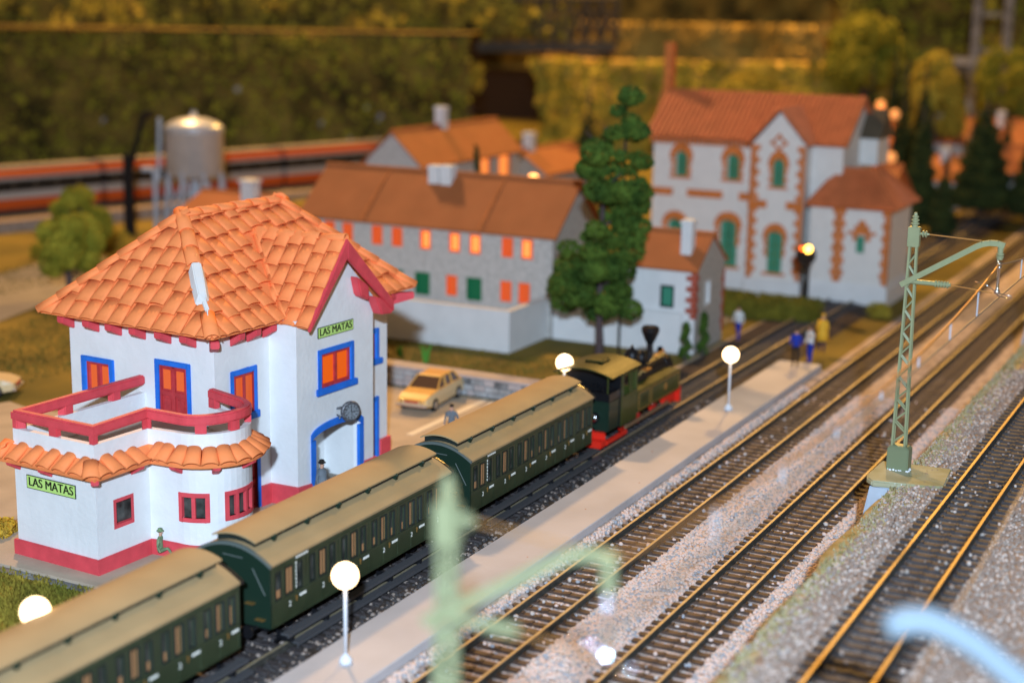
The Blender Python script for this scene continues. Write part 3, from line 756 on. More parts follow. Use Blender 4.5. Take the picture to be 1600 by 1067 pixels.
# bedding under the tiles and the hidden slopes
mb = MB()
for poly in ([CB, CF, RA], [CF, DF_, RB, RA], [DF_, DB, RB], [DB, CB, RA, RB], [gL, gA, gB, gLb], [gA, gR, gRb, gB]):
    mb.prism([p+Vector((0, 0, .0)) for p in poly], (0, 0, .06))
mb.build('roof_deck', 'tile', ST)
mb = MB(); mb.box(e0+.4, e1-.4, v0+.35, v1-.4, EZ-.1, EZ-.03); mb.box(9.3, 14.2, -1.6, v0+.15, 6.95, 7.0) if False else None
mb.build('soffit', 'red', ST)
RT = barrel(.60, 1.3, .24, taper=.9, lift=.02).mesh('ridge_tile', 'tile', True)
def ridge(p, q, skip=None, step=.98, th=1.0):
    d = q-p; L_ = d.length; d.normalize(); side = d.cross(Vector((0, 0, 1))).normalized(); n_ = side.cross(d).normalized(); k = 0.0
    n_tiles = max(1, round(L_/step)); st = L_/n_tiles
    for i in range(n_tiles):
        f = (i+.5)/n_tiles
        if skip and skip[0] < f < skip[1]: continue
        mm = Matrix.Identity(4); pp = p+d*(i*st)+n_*.06
        sd = d.cross(n_).normalized()
        for kk in range(3): mm[kk][0] = sd[kk]; mm[kk][1] = d[kk]; mm[kk][2] = n_[kk]; mm[kk][3] = pp[kk]
        mm = mm @ Matrix.Rotation(R(-1.2), 4, 'X') @ Matrix.Rotation(random.uniform(-.03, .03), 4, 'Z')
        o = place('ridge_tile', RT, ST); o.matrix_local = mm @ Matrix.Diagonal((th, 1, 1, 1))
ridge(CF, RA, skip=(.14, .52)); ridge(CB, RA); ridge(RA-Vector((.1, 0, 0)), RB+Vector((.1, 0, 0))); ridge(DF_, RB); ridge(DB, RB); ridge(gA-Vector((0, .0, 0)), gB+Vector((0, .3, 0)), th=.6, step=1.3); ridge(gLb+Vector((.1, .1, .05)), gB, th=.38, step=1.2)
# broken hip with bare plaster
d = (RA-CF); 
mb = MB(); 
sd = d.normalized().cross(Vector((0, 0, 1))).normalized(); Q = []
for f, w_, h_ in ((.10, .05, .30), (.18, .12, .33), (.24, .10, .34), (.28, .24, .36), (.40, .27, .38), (.535, .26, .38)):
    a_ = CF+d*f+sd*.03*math.sin(f*40); Q.append((a_-sd*w_*1.15, a_+sd*w_*1.15, a_+sd*w_*.6+Vector((0, 0, h_)), a_-sd*w_*.6+Vector((0, 0, h_))))
for A_, B_ in zip(Q, Q[1:]): mb.hexa([A_[0], A_[1], B_[1], B_[0], A_[3], A_[2], B_[2], B_[3]])
mb.build('bare_plaster_hip', 'white', ST, bevel=.04, label='bare white plaster where hip tiles are missing')
# bargeboards
def barge(a_, b_, nm='bargeboard', ka=1, kb=1):
    mb = MB(); dn = Vector((0, 0, -.74)); mb.prism([a_, b_, b_+dn*kb, a_+dn*ka], (0, .16, 0)); mb.build(nm, 'red', ST, bevel=.03)
up_ = Vector((0, -.06, .10))
barge(gA+up_, gL+up_+Vector((-.02, 0, 0)), kb=.3); barge(gR+up_+Vector((.15, 0, -.15)), gA+up_, ka=.55)
mb = MB(); mb.prism([gR+Vector((.2, .02, -.1)), gR+Vector((.15, .02, -.55)), gR+Vector((-.55, .02, -.5)), gR+Vector((-1.0, .02, .3))], (0, .5, 0))
mb.prism([gR+Vector((-1.2, .2, .75)), gR+Vector((-1.15, .2, .15)), gR+Vector((-1.7, .2, .4)), gR+Vector((-1.95, .2, 1.2))], (0, .4, 0)); mb.build('gable_bracket', 'red', ST, bevel=.05)
# rafter ends under the main eaves
def rafter(p, nrm, L_=.62):
    nrm = Vector((*nrm, 0)).normalized(); sd = Vector((-nrm.y, nrm.x, 0))*.16; p = Vector(p)-Vector((0, 0, .12)); mb = MB()
    a_, b_ = p+sd, p-sd; zt_ = Vector((0, 0, .5))
    mb.hexa([a_-Vector((0, 0, .06)), b_-Vector((0, 0, .06)), b_+nrm*L_+zt_*.5, a_+nrm*L_+zt_*.5, a_+zt_, b_+zt_, b_+nrm*L_+zt_, a_+nrm*L_+zt_])
    mb.build('rafter_end', 'red', ST, bevel=.03)
for v in (7.2, 5.9, 4.75, 3.55, 2.3, 1.1): rafter((6.1, v, 6.66), (-1, 0))
rafter((6.15, .2, 6.6), (-1, -1), .85)
for u_ in (7.1, 8.0, 8.9, 14.8, 15.7, 16.6): rafter((u_, .15, 6.66), (0, -1), .5)
rafter((16.75, .2, 6.6), (1, -1), 1.2)

# ------------------------------------------------------------------ carriages
def carriage(x, label):
    t = thing('passenger_carriage', label, 'train carriage', (x, 26.62, .37), group='green compartment carriages of the steam train')
    Lc, hw = 10.5, 1.32
    z0, z1 = .55, 2.5   # relative to rail top
    # body with window openings on the platform side
    pth = Path([(0, -hw), (Lc, -hw), (Lc, hw), (0, hw)], True)
    comp = Lc/6; hs = []; W_ = []
    for c in range(6):
        c0 = c*comp
        for off, w_, kind in ((.22, .24, 0), (.72, .34, 1), (1.3, .24, 0)):
            a_ = c0+off; W_.append((a_, a_+w_, kind))
    for side in (0, 1):
        base = 0 if side == 0 else pth.s[2]
        for a_, b_, k in W_: hs.append((base+a_, base+b_, 1.36, 2.14 if k == 0 else 2.18))
    mb = MB(); wall(mb, pth, z0, z1, hs, .08)
    mb.build('body', ['coach'], t)
    mb = MB(); mb.box(.1, Lc-.1, -hw+.16, hw-.16, z0, z0+.1); mb.box(.1, Lc-.1, -.02, .02, z0, 2.3); mb.build('floor', 'coachdark', t)
    # side relief
    mb = MB()
    band(mb, pth, 0, Lc, 1.24, 1.30, 0, .025); band(mb, pth, 0, Lc, 2.26, 2.30, 0, .02); band(mb, pth, 0, Lc, z0, z0+.05, 0, .03)
    for c in range(13): q = min(Lc-.02, c*comp/2+.02 if c % 2 == 0 else c*comp/2); band(mb, pth, q-.012, q+.012, z0+.05, 2.26, 0, .014)
    mb.build('body_moulding', 'coach', t)
    for a_, b_, k in W_:
        mb = MB(); frame(mb, pth, a_-.03, b_+.03, 1.33, 2.21, .035, -.02, .022); f = mb.build('window', 'coachdark', t, label='curtained door window' if k else None)
        hz = 2.2 if k else random.choice((1.36, 1.6, 1.9))
        mb = MB(); band(mb, pth, a_, b_, 1.34, hz, -.075, -.055); mb.build('pane', 'tan', f)
        if not k:
            mb = MB(); band(mb, pth, a_, b_, hz, 2.19, -.078, -.058); mb.build('pane', 'glassdark', f)
    for c in range(6):
        mb = MB(); q = c*comp+.72+.48; mb.box(q, q+.03, -hw-.06, -hw, 1.12, 1.16); mb.box(q-.01, q+.02, -hw-.05, -hw-.02, 1.02, 1.2); mb.build('door_handle', 'brass', t)
        me = TWO; tx = place('class_number', me, t, (c*comp+.90, -hw-.02, 1.02), (R(90), 0, 0))
        mb = MB()
        for k in range(4): mb.box(c*comp+1.42+k*.09, c*comp+1.49+k*.09, -hw-.012, -hw, 1.08, 1.16)
        mb.build('number_plate', 'lettering', t)
    mb = MB()
    for k in range(7): mb.box(1.22+(k % 2)*.01, 1.29, -hw-.012, -hw, 1.42+k*.12, 1.42+k*.12+.08)
    for k in range(5): mb.box(1.22+k*.13, 1.31+k*.13, -hw-.026, -hw-.02, 2.33, 2.40)
    mb.build('side_lettering', 'lettering', t)['kind'] = 'stuff'
    # lower roof (arc), clerestory
    def arcroof(mb, y0, y1, z, rise, xa, xb, n=14, th=.07, m=0):
        P = []
        for k in range(n+1):
            y = y0+(y1-y0)*k/n; q = (2*k/n-1); P.append((y, z+rise*(1-q*q)))
        for (ya, za), (yb, zb_) in zip(P, P[1:]):
            mb.hexa([(xa, ya, za-th), (xb, ya, za-th), (xb, yb, zb_-th), (xa, yb, zb_-th), (xa, ya, za), (xb, ya, za), (xb, yb, zb_), (xa, yb, zb_)], m)
    mb = MB(); arcroof(mb, -hw-.06, hw+.06, 2.52, .50, -.02, Lc+.02, n=16); mb.build('roof', 'coachroof', t)
    # ends
    for xe in (-.06, Lc):
        mb = MB(); P = [(xe, -hw, z0)]+[(xe, -hw+2*hw*k/14, 2.47+.50*(1-(2*k/14-1)**2)) for k in range(15)]+[(xe, hw, z0)]
        mb.prism(P, (.06, 0, 0)); e = mb.build('end_panel', 'coachend', t)
        s_ = -1 if xe < 0 else 1; xo = xe if xe < 0 else xe+.06
        mb = MB(); arcroof(mb, -hw-.08, hw+.08, 2.53, .5, min(xo, xo+s_*.09), max(xo, xo+s_*.09), n=16, th=.1); mb.build('end_rim', 'raildark' if xe > 0 else 'rimgrey', e)
        mb = MB(); mb.tube([(xo+s_*.06, -.75, 2.35), (xo+s_*.08, -1.2, 1.6)], .018, 5); mb.tube([(xo+s_*.06, .3, 2.62), (xo+s_*.06, -.4, 2.6)], .018, 5); mb.build('hand_rail', 'rimgrey', e)
        for zz in (.8, 1.25): 
            mb = MB(); mb.box(min(xo, xo+s_*.14), max(xo, xo+s_*.14), -1.15+(.35 if zz > 1 else 0), -.85+(.35 if zz > 1 else 0), zz, zz+.03); mb.build('end_step', 'brass', e)
    cw = .67; zc = 3.0; x0_, x1_ = .12, Lc-.12
    mb = MB(); mb.box(x0_, x1_, -cw, cw, 2.7, zc+.12); mb.build('clerestory', 'coachdark', t)
    mb = MB(); arcroof(mb, -cw-.11, cw+.11, zc+.10, .17, x0_-.12, x1_+.12, n=12, th=.05); mb.build('clerestory_roof', 'coachroof', t)
    for k in range(6):
        mb = MB(); xx = .9+k*1.72; mb.box(xx, xx+.12, -cw-.12, -cw, 2.86, 3.05); mb.ball((xx+.06, -cw-.13, 3.02), .06, 8, 6); mb.build('lamp_bracket', 'coachend', t)
    for k in range(24): mb = MB(); mb.box(.35+k*.42, .62+k*.42, -cw-.012, -cw, 2.93, 3.05); mb.build('clerestory_light', 'raildark', t)
    # running gear
    mb = MB(); mb.box(.3, Lc-.3, -1.0, 1.0, .30, z0); mb.box(0, Lc, -1.12, -1.02, .40, .50); mb.box(0.2, Lc-.2, -1.28, -1.22, .02, .10); mb.build('underframe', 'blackm', t)
    for xx in (1.6, Lc-1.6):
        for yy in (-.76, .76):
            mb = MB(); mb.cyl((xx, yy-.05, .42), (xx, yy+.05, .42), .42, n=20); mb.build('wheel', 'blackm', t)
    for xe, s_ in ((0, -1), (Lc, 1)):
        for yy in (-.8, .8):
            mb = MB(); mb.cyl((xe, yy, .52), (xe+s_*.45, yy, .52), .07, n=8); mb.cyl((xe+s_*.45, yy, .52), (xe+s_*.5, yy, .52), .2, n=14); mb.build('buffer', 'blackm', t)
    for zz, yy, xq in ((.30, -1.55, .25), (.0, -1.72, .5)):
        mb = MB(); mb.box(xq, Lc-.1, yy-.17, yy+.1, zz, zz+.05); mb.box(xq, Lc-.1, yy-.17, yy-.14, zz-.06, zz+.0)
        mb.build('footboard', 'board', t)
    for k in range(6): mb = MB(); mb.box(.5+k*1.85, .56+k*1.85, -1.7, -1.1, .0, .3); mb.build('footboard_bracket', 'blackm', t)
    mb = MB(); mb.box(-.55, 0, -.12, .12, .25, .4); mb.box(Lc, Lc+.55, -.12, .12, .25, .4); mb.build('coupling', 'blackm', t)
    return t
TWO = text_mesh('2', .24, .004); TWO.materials.append(M['lettering'])
K1 = carriage(46.6, 'green carriage with tan clerestory roof directly behind the engine')
tree_copy(K1, (34.55, 26.62, .37), label='green carriage with tan roof, middle of the three, beside the station porch')
tree_copy(K1, (22.5, 26.62, .37), label='nearest green carriage, tan roof cut by the left frame edge')

# ------------------------------------------------------------------ locomotive
LO = thing('steam_locomotive', 'olive green tank engine with red frame and black balloon chimney', 'steam locomotive', (59.0, 26.6, .37))
def P(mb, name, ma, par=None, **k): return mb.build(name, ma, par or LO, **k)
hw = 1.3
mb = MB(); mb.box(0, 9.6, -.6, .6, .45, .62); mb.box(1.5, 3.7, -1.28, 1.28, .45, .52); mb.box(1.6, 9.3, -.55, .55, .1, 1.3); P(mb, 'running_plate', 'blackm')
mb = MB(); mb.box(.0, 1.6, -hw+.06, hw-.06, .5, 1.85); P(mb, 'coal_bunker', 'coachend', bevel=.05)
mb = MB(); mb.box(-.02, 1.55, -hw+.04, hw-.04, 1.85, 2.2); P(mb, 'bunker_rim', 'blackm')
mb = MB()
for k in range(120): mb.ball((random.uniform(.1, 1.4), random.uniform(-1, 1), random.uniform(2.14, 2.28)), random.uniform(.06, .12), 5, 3)
o = P(mb, 'coal', 'blackm'); o['kind'] = 'stuff'
pth = Path([(1.5, -hw), (3.7, -hw), (3.7, hw), (1.5, hw)], True)
hs = [(.25, 1.1, 1.8, 2.7), (1.4, 2.0, 1.85, 2.7), (pth.s[2]+.2, pth.s[2]+.85, 1.85, 2.7), (pth.s[2]+1.2, pth.s[2]+1.95, 1.8, 2.7), (pth.s[3]+.25, pth.s[3]+2.35, 2.25, 2.75), (pth.s[1]+.3, pth.s[1]+.9, 1.9, 2.4), (pth.s[1]+1.7, pth.s[1]+2.3, 1.9, 2.4)]
mb = MB(); wall(mb, pth, .5, 2.95, hs, .08); P(mb, 'cab', 'loco')
mb = MB(); frame(mb, pth, 1.35, 2.05, 1.8, 2.75, .06, 0, .03); P(mb, 'window_rim', 'loco')
mb = MB(); mb.box(1.7, 3.5, -.9, .9, .6, 1.3); P(mb, 'cab_fittings', 'locored')
mb = MB()
for k in range(12):
    a_ = -hw-.1+(2*hw+.2)*k/12; b_ = -hw-.1+(2*hw+.2)*(k+1)/12; f_ = lambda y: 2.92+.30*(1-(y/(hw+.1))**2)
    mb.hexa([(-.1, a_, f_(a_)-.06), (3.85, a_, f_(a_)-.06), (3.85, b_, f_(b_)-.06), (-.1, b_, f_(b_)-.06), (-.1, a_, f_(a_)), (3.85, a_, f_(a_)), (3.85, b_, f_(b_)), (-.1, b_, f_(b_))])
cr = P(mb, 'cab_roof', 'locoroof', smooth=False)
mb = MB(); mb.box(1.3, 2.4, -.4, .4, 3.2, 3.26); mb.box(1.3, 1.36, -.42, .42, 3.2, 3.32); mb.tube([(1.5, -.35, 3.25), (1.5, -.35, 3.4), (2.2, -.35, 3.4), (2.2, -.35, 3.25)], .02, 5); P(mb, 'roof_hatch', 'locoroof', par=cr)
mb = MB(); P_b = [(0, -hw+.1, 1.9), (0, hw-.1, 1.9)]
mb.prism([(1.36, -hw+.02, 2.9)]+[(1.36, -hw+2*hw*k/10, 2.92+.26*(1-(2*k/10-1)**2)) for k in range(11)]+[(1.36, hw-.02, .6), (1.36, -hw+.02, .6)], (.1, 0, 0)); P(mb, 'cab_dark_interior_panel', 'blackm')  # black panel stands in for the shaded cab interior under the roof
for yy in (-1.15, 1.15):
    mb = MB(); mb.cyl((.04, yy, 1.9), (.04, yy, 2.98), .035, n=6); P(mb, 'cab_pillar', 'loco')
for s_ in (-1, 1):
    a_, b_ = sorted((s_*.62, s_*hw)); mb = MB(); mb.box(3.7, 9.3, a_, b_, .66, 1.66); tk = P(mb, 'side_tank', 'loco', bevel=.04)
    y_ = s_*hw; mb = MB(); q0, q1 = sorted((y_, y_+s_*.015))
    for (xa, xb, za, zb_) in ((3.9, 5.3, .76, 1.56), (5.5, 9.1, .76, 1.56)):
        for r_ in ((xa, xb, za, za+.03), (xa, xb, zb_-.03, zb_), (xa, xa+.03, za, zb_), (xb-.03, xb, za, zb_)): mb.box(r_[0], r_[1], q0, q1, r_[2], r_[3])
    P(mb, 'lining', 'brass', par=tk)
    mb = MB(); mb.cyl((7.3, y_, 1.2), (7.3, y_+s_*.03, 1.2), .17, n=16); P(mb, 'emblem', 'brass', par=tk)
    mb = MB(); mb.box(4.3, 4.95, q0, q1+0, 1.05, 1.35); P(mb, 'number_plate', 'locoroof', par=tk)
mb = MB(); mb.cyl((3.7, 0, 1.55), (9.9, 0, 1.55), .66, n=24); P(mb, 'boiler', 'blackm', smooth=False)
mb = MB(); mb.cyl((9.3, 0, 1.5), (10.1, 0, 1.5), .72, n=24); P(mb, 'smokebox', 'blackm')
mb = MB(); mb.lathe([(.34, 2.0), (.36, 2.2), (.36, 2.75), (.28, 2.95), (.1, 3.05), (.03, 3.2)], (6.2, 0, 0), 20); P(mb, 'steam_dome', 'blackm', smooth=True)
mb = MB(); mb.lathe([(.26, 2.0), (.26, 2.4), (.2, 2.6), (.05, 2.7)], (7.4, 0, 0), 16); P(mb, 'sand_dome', 'blackm', smooth=True)
mb = MB(); mb.lathe([(.22, 2.0), (.16, 2.15), (.15, 2.85), (.24, 3.0), (.43, 3.45), (.43, 3.6), (.36, 3.68), (.36, 3.62)], (8.5, 0, 0), 24); P(mb, 'chimney', 'blackm', smooth=False)
mb = MB(); mb.cyl((10.1, 0, 2.3), (10.35, 0, 2.3), .17, n=14); P(mb, 'headlamp', 'brass')
mb = MB(); mb.box(6.2, 7.0, -.7, -.25, 1.98, 2.06); mb.tube([(8.7, -.2, 2.2), (9.1, -.5, 2.5), (9.3, -.6, 2.1)], .04, 6); mb.tube([(4.3, -.5, 2.2), (4.3, -.5, 2.6)], .06, 6); P(mb, 'pipework', 'brass')
# red running gear
mb = MB(); mb.box(-.45, -.3, -1.25, 1.25, .22, .55); mb.prism([(-.45, -1.2, .02), (-.75, -.35, .02), (-.75, .35, .02), (-.45, 1.2, .02)], (0, 0, .22)); mb.prism([(-.45, -.7, .5), (-.45, -.3, .5), (-.6, -.4, .8), (-.6, -.6, .8)], (.2, 0, 0)); mb.box(-.3, .3, -1.0, 1.0, .2, .5); mb.box(-.3, 2.4, -1.32, -1.15, .0, .2); mb.box(-.3, 2.4, 1.15, 1.32, .0, .2); mb.prism([(-.35, -1.3, .0), (-.9, -1.25, -.05), (-.9, -.5, -.05), (-.35, -.4, 0)], (0, 0, .3)); P(mb, 'buffer_beam', 'locored', bevel=.03)
mb = MB(); mb.box(9.4, 9.7, -1.25, 1.25, .0, .75); mb.box(9.7, 9.95, -.9, .9, .05, .5); mb.box(8.3, 9.4, -1.05, 1.05, .05, .6); P(mb, 'front_beam', 'locored', bevel=.03)
mb = MB(); mb.cyl((-.02, -.62, 1.12), (-.28, -.62, 1.12), .22, .25, n=18); hl_ = P(mb, 'headlamp', 'blackm')
mb = MB(); mb.T = Matrix.Translation((-.29, -.62, 1.12)) @ Matrix.Rotation(R(-90), 4, 'Y'); mb.lathe([(.18, -.02), (.15, .03), (.05, .06)], n=16); P(mb, 'headlamp_glass', 'chrome', par=hl_, smooth=True)
for k, xx in enumerate((2.6, 4.6, 6.6)):
    for yy in (-.98, .98):
        mb = MB(); mb.cyl((xx, yy-.06, .42), (xx, yy+.06, .42), .42, n=22); wh = P(mb, 'wheel', 'locored')
        mb = MB(); s_ = -1 if yy < 0 else 1; mb.cyl((xx+.1, yy+s_*.06, .45), (xx+.1, yy+s_*.30, .45), .13, n=12); P(mb, 'wheel_hub', 'chrome', par=wh)
for s_ in (-1, 1):
    mb = MB(); a_, b_ = sorted((s_*1.2, s_*1.27)); mb.box(2.3, 7.9, a_, b_, .22, .38); P(mb, 'coupling_rod', 'rodm')
    mb = MB(); a_, b_ = sorted((s_*.88, s_*1.2)); mb.box(7.4, 8.6, a_, b_, .3, .75); P(mb, 'cylinder', 'locored', bevel=.05)

def remap(o):
    co = o.data.vertices
    for v_ in co: v_.co.x = float(np.interp(v_.co.x, [-2, 0, 1.5, 3.7, 9.3, 10.1], [-1.7, 0, 1.25, 3.0, 8.3, 8.9]))
for c_ in kids(LO):
    remap(c_)
    for g_ in kids(c_): remap(g_)

# ------------------------------------------------------------------ catenary masts
def mast(loc, label):
    t = thing('catenary_mast', label, 'catenary mast', loc, group='sage green lattice catenary masts')
    mb = MB(); mb.box(-.31, .31, -.42, .34, 0, .78); mb.hexa([(-.31, -.42, .78), (.31, -.42, .78), (.31, .34, .78), (-.31, .34, .78), (-.2, -.3, .88), (.2, -.3, .88), (.2, .22, .88), (-.2, .22, .88)])
    mb.build('mast_foot', 'mastdk', t, bevel=.03)
    zb, zt_ = .85, 8.0; wb, wt = .26, .155
    hwid = lambda z: wb+(wt-wb)*(z-zb)/(zt_-zb); th = .075
    for sx in (-1, 1):
        for sy in (-1, 1):
            mb = MB(); a_, b_ = hwid(zb), hwid(zt_)
            def q(h, z, dx, dy): return (sx*(h*.62-dx), sy*(h-dy), z)
            mb.hexa([q(a_, zb, 0, 0), q(a_, zb, th, 0), q(a_, zb, th, th), q(a_, zb, 0, th), q(b_, zt_, 0, 0), q(b_, zt_, th, 0), q(b_, zt_, th, th), q(b_, zt_, 0, th)])
            mb.build('mast_chord', 'mast', t)
    for sx in (-1, 1):
        z = zb+.1; k = 0
        while z < zt_-.35:
            dz = .40; y0_, y1_ = hwid(z)-.03, hwid(z+dz)-.03; sg_ = 1 if k % 2 else -1
            mb = MB(); mb.cyl((sx*(hwid(z)*.62-.05), -sg_*y0_, z), (sx*(hwid(z+dz)*.62-.05), sg_*y1_, z+dz), .033, n=6); mb.build('lattice_bar', 'mast', t); z += dz; k += 1
    mb = MB(); mb.box(-.14, .14, -.2, .2, 7.98, 8.68); cp = mb.build('mast_cap', 'mast', t, bevel=.02)
    mb = MB(); mb.lathe([(.1, 8.66), (.1, 8.75), (.15, 8.77), (.15, 8.81), (.1, 8.83), (.1, 8.87), (.14, 8.89), (.14, 8.93), (.09, 8.95), (.09, 8.99), (.12, 9.01), (.12, 9.04), (.07, 9.07), (.06, 9.15), (.03, 9.18)], n=14); mb.build('finial_insulator', 'mast', cp)
    mb = MB(); mb.T = Matrix.Translation((0, -.2, 8.45)) @ Matrix.Rotation(R(90), 4, 'X')
    mb.lathe([(.05, 0), (.05, .08), (.12, .09), (.12, .13), (.06, .14), (.06, .18), (.12, .19), (.12, .23), (.05, .24), (.03, .32)], n=12); mb.build('stay_insulator', 'mast', cp)
    # arm
    pts = [(-.2, .3, 6.65), (-.2, -.3, 7.03), (-.2, -1.6, 7.85), (-.2, -2.15, 8.2), (-.2, -2.35, 8.3), (-.2, -2.6, 8.36), (-.2, -2.85, 8.36), (-.2, -3.08, 8.30)]
    mb = MB()
    for a_, b_ in zip(pts, pts[1:]):
        a_, b_ = Vector(a_), Vector(b_); n_ = Vector((0, -(b_-a_).z, (b_-a_).y)).normalized()*.095
        mb.hexa([a_-n_+Vector((-.07, 0, 0)), a_-n_+Vector((.07, 0, 0)), b_-n_+Vector((.07, 0, 0)), b_-n_+Vector((-.07, 0, 0)), a_+n_+Vector((-.07, 0, 0)), a_+n_+Vector((.07, 0, 0)), b_+n_+Vector((.07, 0, 0)), b_+n_+Vector((-.07, 0, 0))])
    am = mb.build('bracket_arm', 'mast', t)
    mb = MB(); mb.lathe([(.1, 7.82), (.1, 7.88), (.13, 7.9), (.13, 7.94), (.09, 7.96), (.13, 7.99), (.13, 8.03), (.09, 8.05), (.1, 8.25)], (-.2, -2.95, 0), 12); mb.build('arm_insulator', 'mast', am)
    mb = MB(); mb.tube([(0, -.5, 8.45), (-.15, -2.3, 8.4)], .026, 6); mb.build('stay_wire', 'copper', t)
    mb = MB(); mb.cyl((-.1, 0, 6.78), (-.1, -.85, 6.78), .085, n=10)
    for k in range(5): mb.cyl((-.1, -.85-k*.1, 6.78), (-.1, -.91-k*.1, 6.78), .12, n=12)
    mb.cyl((-.1, -.8, 6.78), (-.1, -1.38, 6.78), .07, n=10); mb.build('steady_rod', 'mast', t)
    mb = MB(); mb.tube([(-.1, -1.35, 6.78), (-.15, -2.0, 6.74), (-.2, -2.8, 6.66)], .024, 6); mb.build('steady_wire', 'copper', t)
    # hanger
    mb = MB(); x_, y_ = -.2, -2.95
    mb.lathe([(.05, 6.62), (.1, 6.66), (.1, 6.76), (.06, 6.8), (.055, 6.85), (.05, 7.5), (.09, 7.53), (.09, 7.6), (.05, 7.63), (.09, 7.66), (.09, 7.72), (.04, 7.75)], (x_, y_, 0), 12)
    mb.tube([(x_, y_, 7.72), (x_+.1, y_+.1, 7.78), (x_+.05, y_+.12, 7.88), (x_, y_, 7.9)], .018, 5)
    mb.tube([(x_, y_+.05, 6.68), (x_, y_-.45, 6.62), (x_, y_-.5, 6.55), (x_, y_-.4, 6.52), (x_, y_, 6.60)], .02, 6)
    mb.tube([(x_, y_+.05, 6.72), (x_, y_+.4, 6.95), (x_, y_+.75, 7.0)], .018, 6)
    mb.build('contact_hanger', 'chrome', t, smooth=True)
    return t
MX = 53.55
MA = mast((MX, 11.77, 2.84), 'sage green lattice mast standing sharp on the embankment pier, arm over the warm-glinting rails')
tree_copy(MA, (20.9, 11.77, 2.25), label='blurred green lattice mast close to the camera at the bottom centre')
tree_copy(MA, (86.1, 11.77, 2.72), label='far lattice mast just beyond the right frame edge')
# wires between the masts: parts of one overhead line
WL = thing('overhead_line', 'copper messenger wire and grey contact wire strung between the masts', 'overhead wire', (0, 8.82, 0))
for i, (xa, xb) in enumerate(((20.8, 53.35), (53.35, 85.9))):
    mb = MB(); pts = []
    for k in range(25):
        f = k/24; sag = 4*f*(1-f)*.95; pts.append((xa+(xb-xa)*f, 0, 10.50-sag))
    mb.tube(pts, .036 if i == 0 else .026, 6); mb.build('messenger_wire', 'copper' if i == 0 else 'wire', WL)
    mb = MB(); mb.tube([(xa, 0, 9.3), ((xa+xb)/2, 0, 9.28), (xb, 0, 9.3)], .03, 6); mb.build('contact_wire', 'wire', WL)
    for k in range(1, 8):
        f = k/8+.02; x_ = xa+(xb-xa)*f; mb = MB(); mb.tube([(x_, 0, 9.3), (x_, 0, 10.50-4*f*(1-f)*.95)], .022, 5); mb.build('dropper', 'alumw', WL)
# second overhead line of the track beyond, crossing close to the camera
W2 = thing('overhead_line', 'blurred brown wire running low across the right-hand ballast', 'overhead wire', (0, 5.6, 0))
mb = MB(); mb.tube([(24, 0, 6.0), (34, 0, 6.4), (44, 0, 6.9)], .035, 6); mb.build('contact_wire', 'wire', W2)
# piers
def pier(x, label):
    t = thing('mast_pier', label, 'mast pier', (x, 0, 0), group='mast piers in the embankment')
    mb = MB(); mb.prism([(-1.75, 12.75, -.1), (-1.75, 10.9, -.1), (-1.75, 10.9, 2.62), (-1.75, 12.3, 2.62)], (3.2, 0, 0)); mb.build('pier_face', 'pier', t, bevel=.05)
    mb = MB(); mb.prism([(-1.9, 12.2, 2.62), (-1.6, 12.45, 2.62), (-1.2, 12.55, 2.62), (.7, 12.5, 2.62), (.8, 10.0, 2.66), (-1.5, 9.8, 2.66), (-1.7, 10.4, 2.66)], (0, 0, .22)); mb.build('pier_top', 'slab', t, bevel=.05)
    mb = MB()
    for k in range(26): 
        a_ = random.choice([(-.34, random.uniform(11.3, 12.1)), (random.uniform(-.3, .3), 11.33), (-.3, 11.35), (-1.75, random.uniform(11, 12.3))]); mb.ball((a_[0]+random.uniform(-.06, .06), a_[1]+random.uniform(-.06, .06), 2.86 if a_[0] > -1 else 2.8), random.uniform(.02, .05), 7, 5)
    o = mb.build('glue_beads', 'glue', t, smooth=True); o['kind'] = 'stuff'
    return t
PR = pier(MX, 'pale blue-grey pier with a moss-green top under the sharp mast')
tree_copy(PR, (86.1, 0, 0), label='pale blue-grey pier at the right frame edge')
# near blue tube
t = thing('curved_lamp_arm', 'pale blue curved tube out of focus in the bottom right corner', 'lamp arm', (23, 3, 2.8))
mb = MB(); mb.tube([(-.35, 1.98, 6.72), (-.15, 1.75, 6.83), (0, 1.45, 6.84), (.1, 1.1, 6.72), (.2, .7, 6.50), (.35, 0, 5.98), (.4, -.5, 5.4), (.4, -.75, 4.6), (.4, -.8, 3)], [.2, .24, .24, .23, .22, .22, .22, .2, .2], 12); mb.build('arm_tube', 'paleblue', t, True)
mb = MB(); mb.cyl((.4, -.8, 0), (.4, -.8, 3.1), .17); mb.build('arm_post', 'paleblue', t)

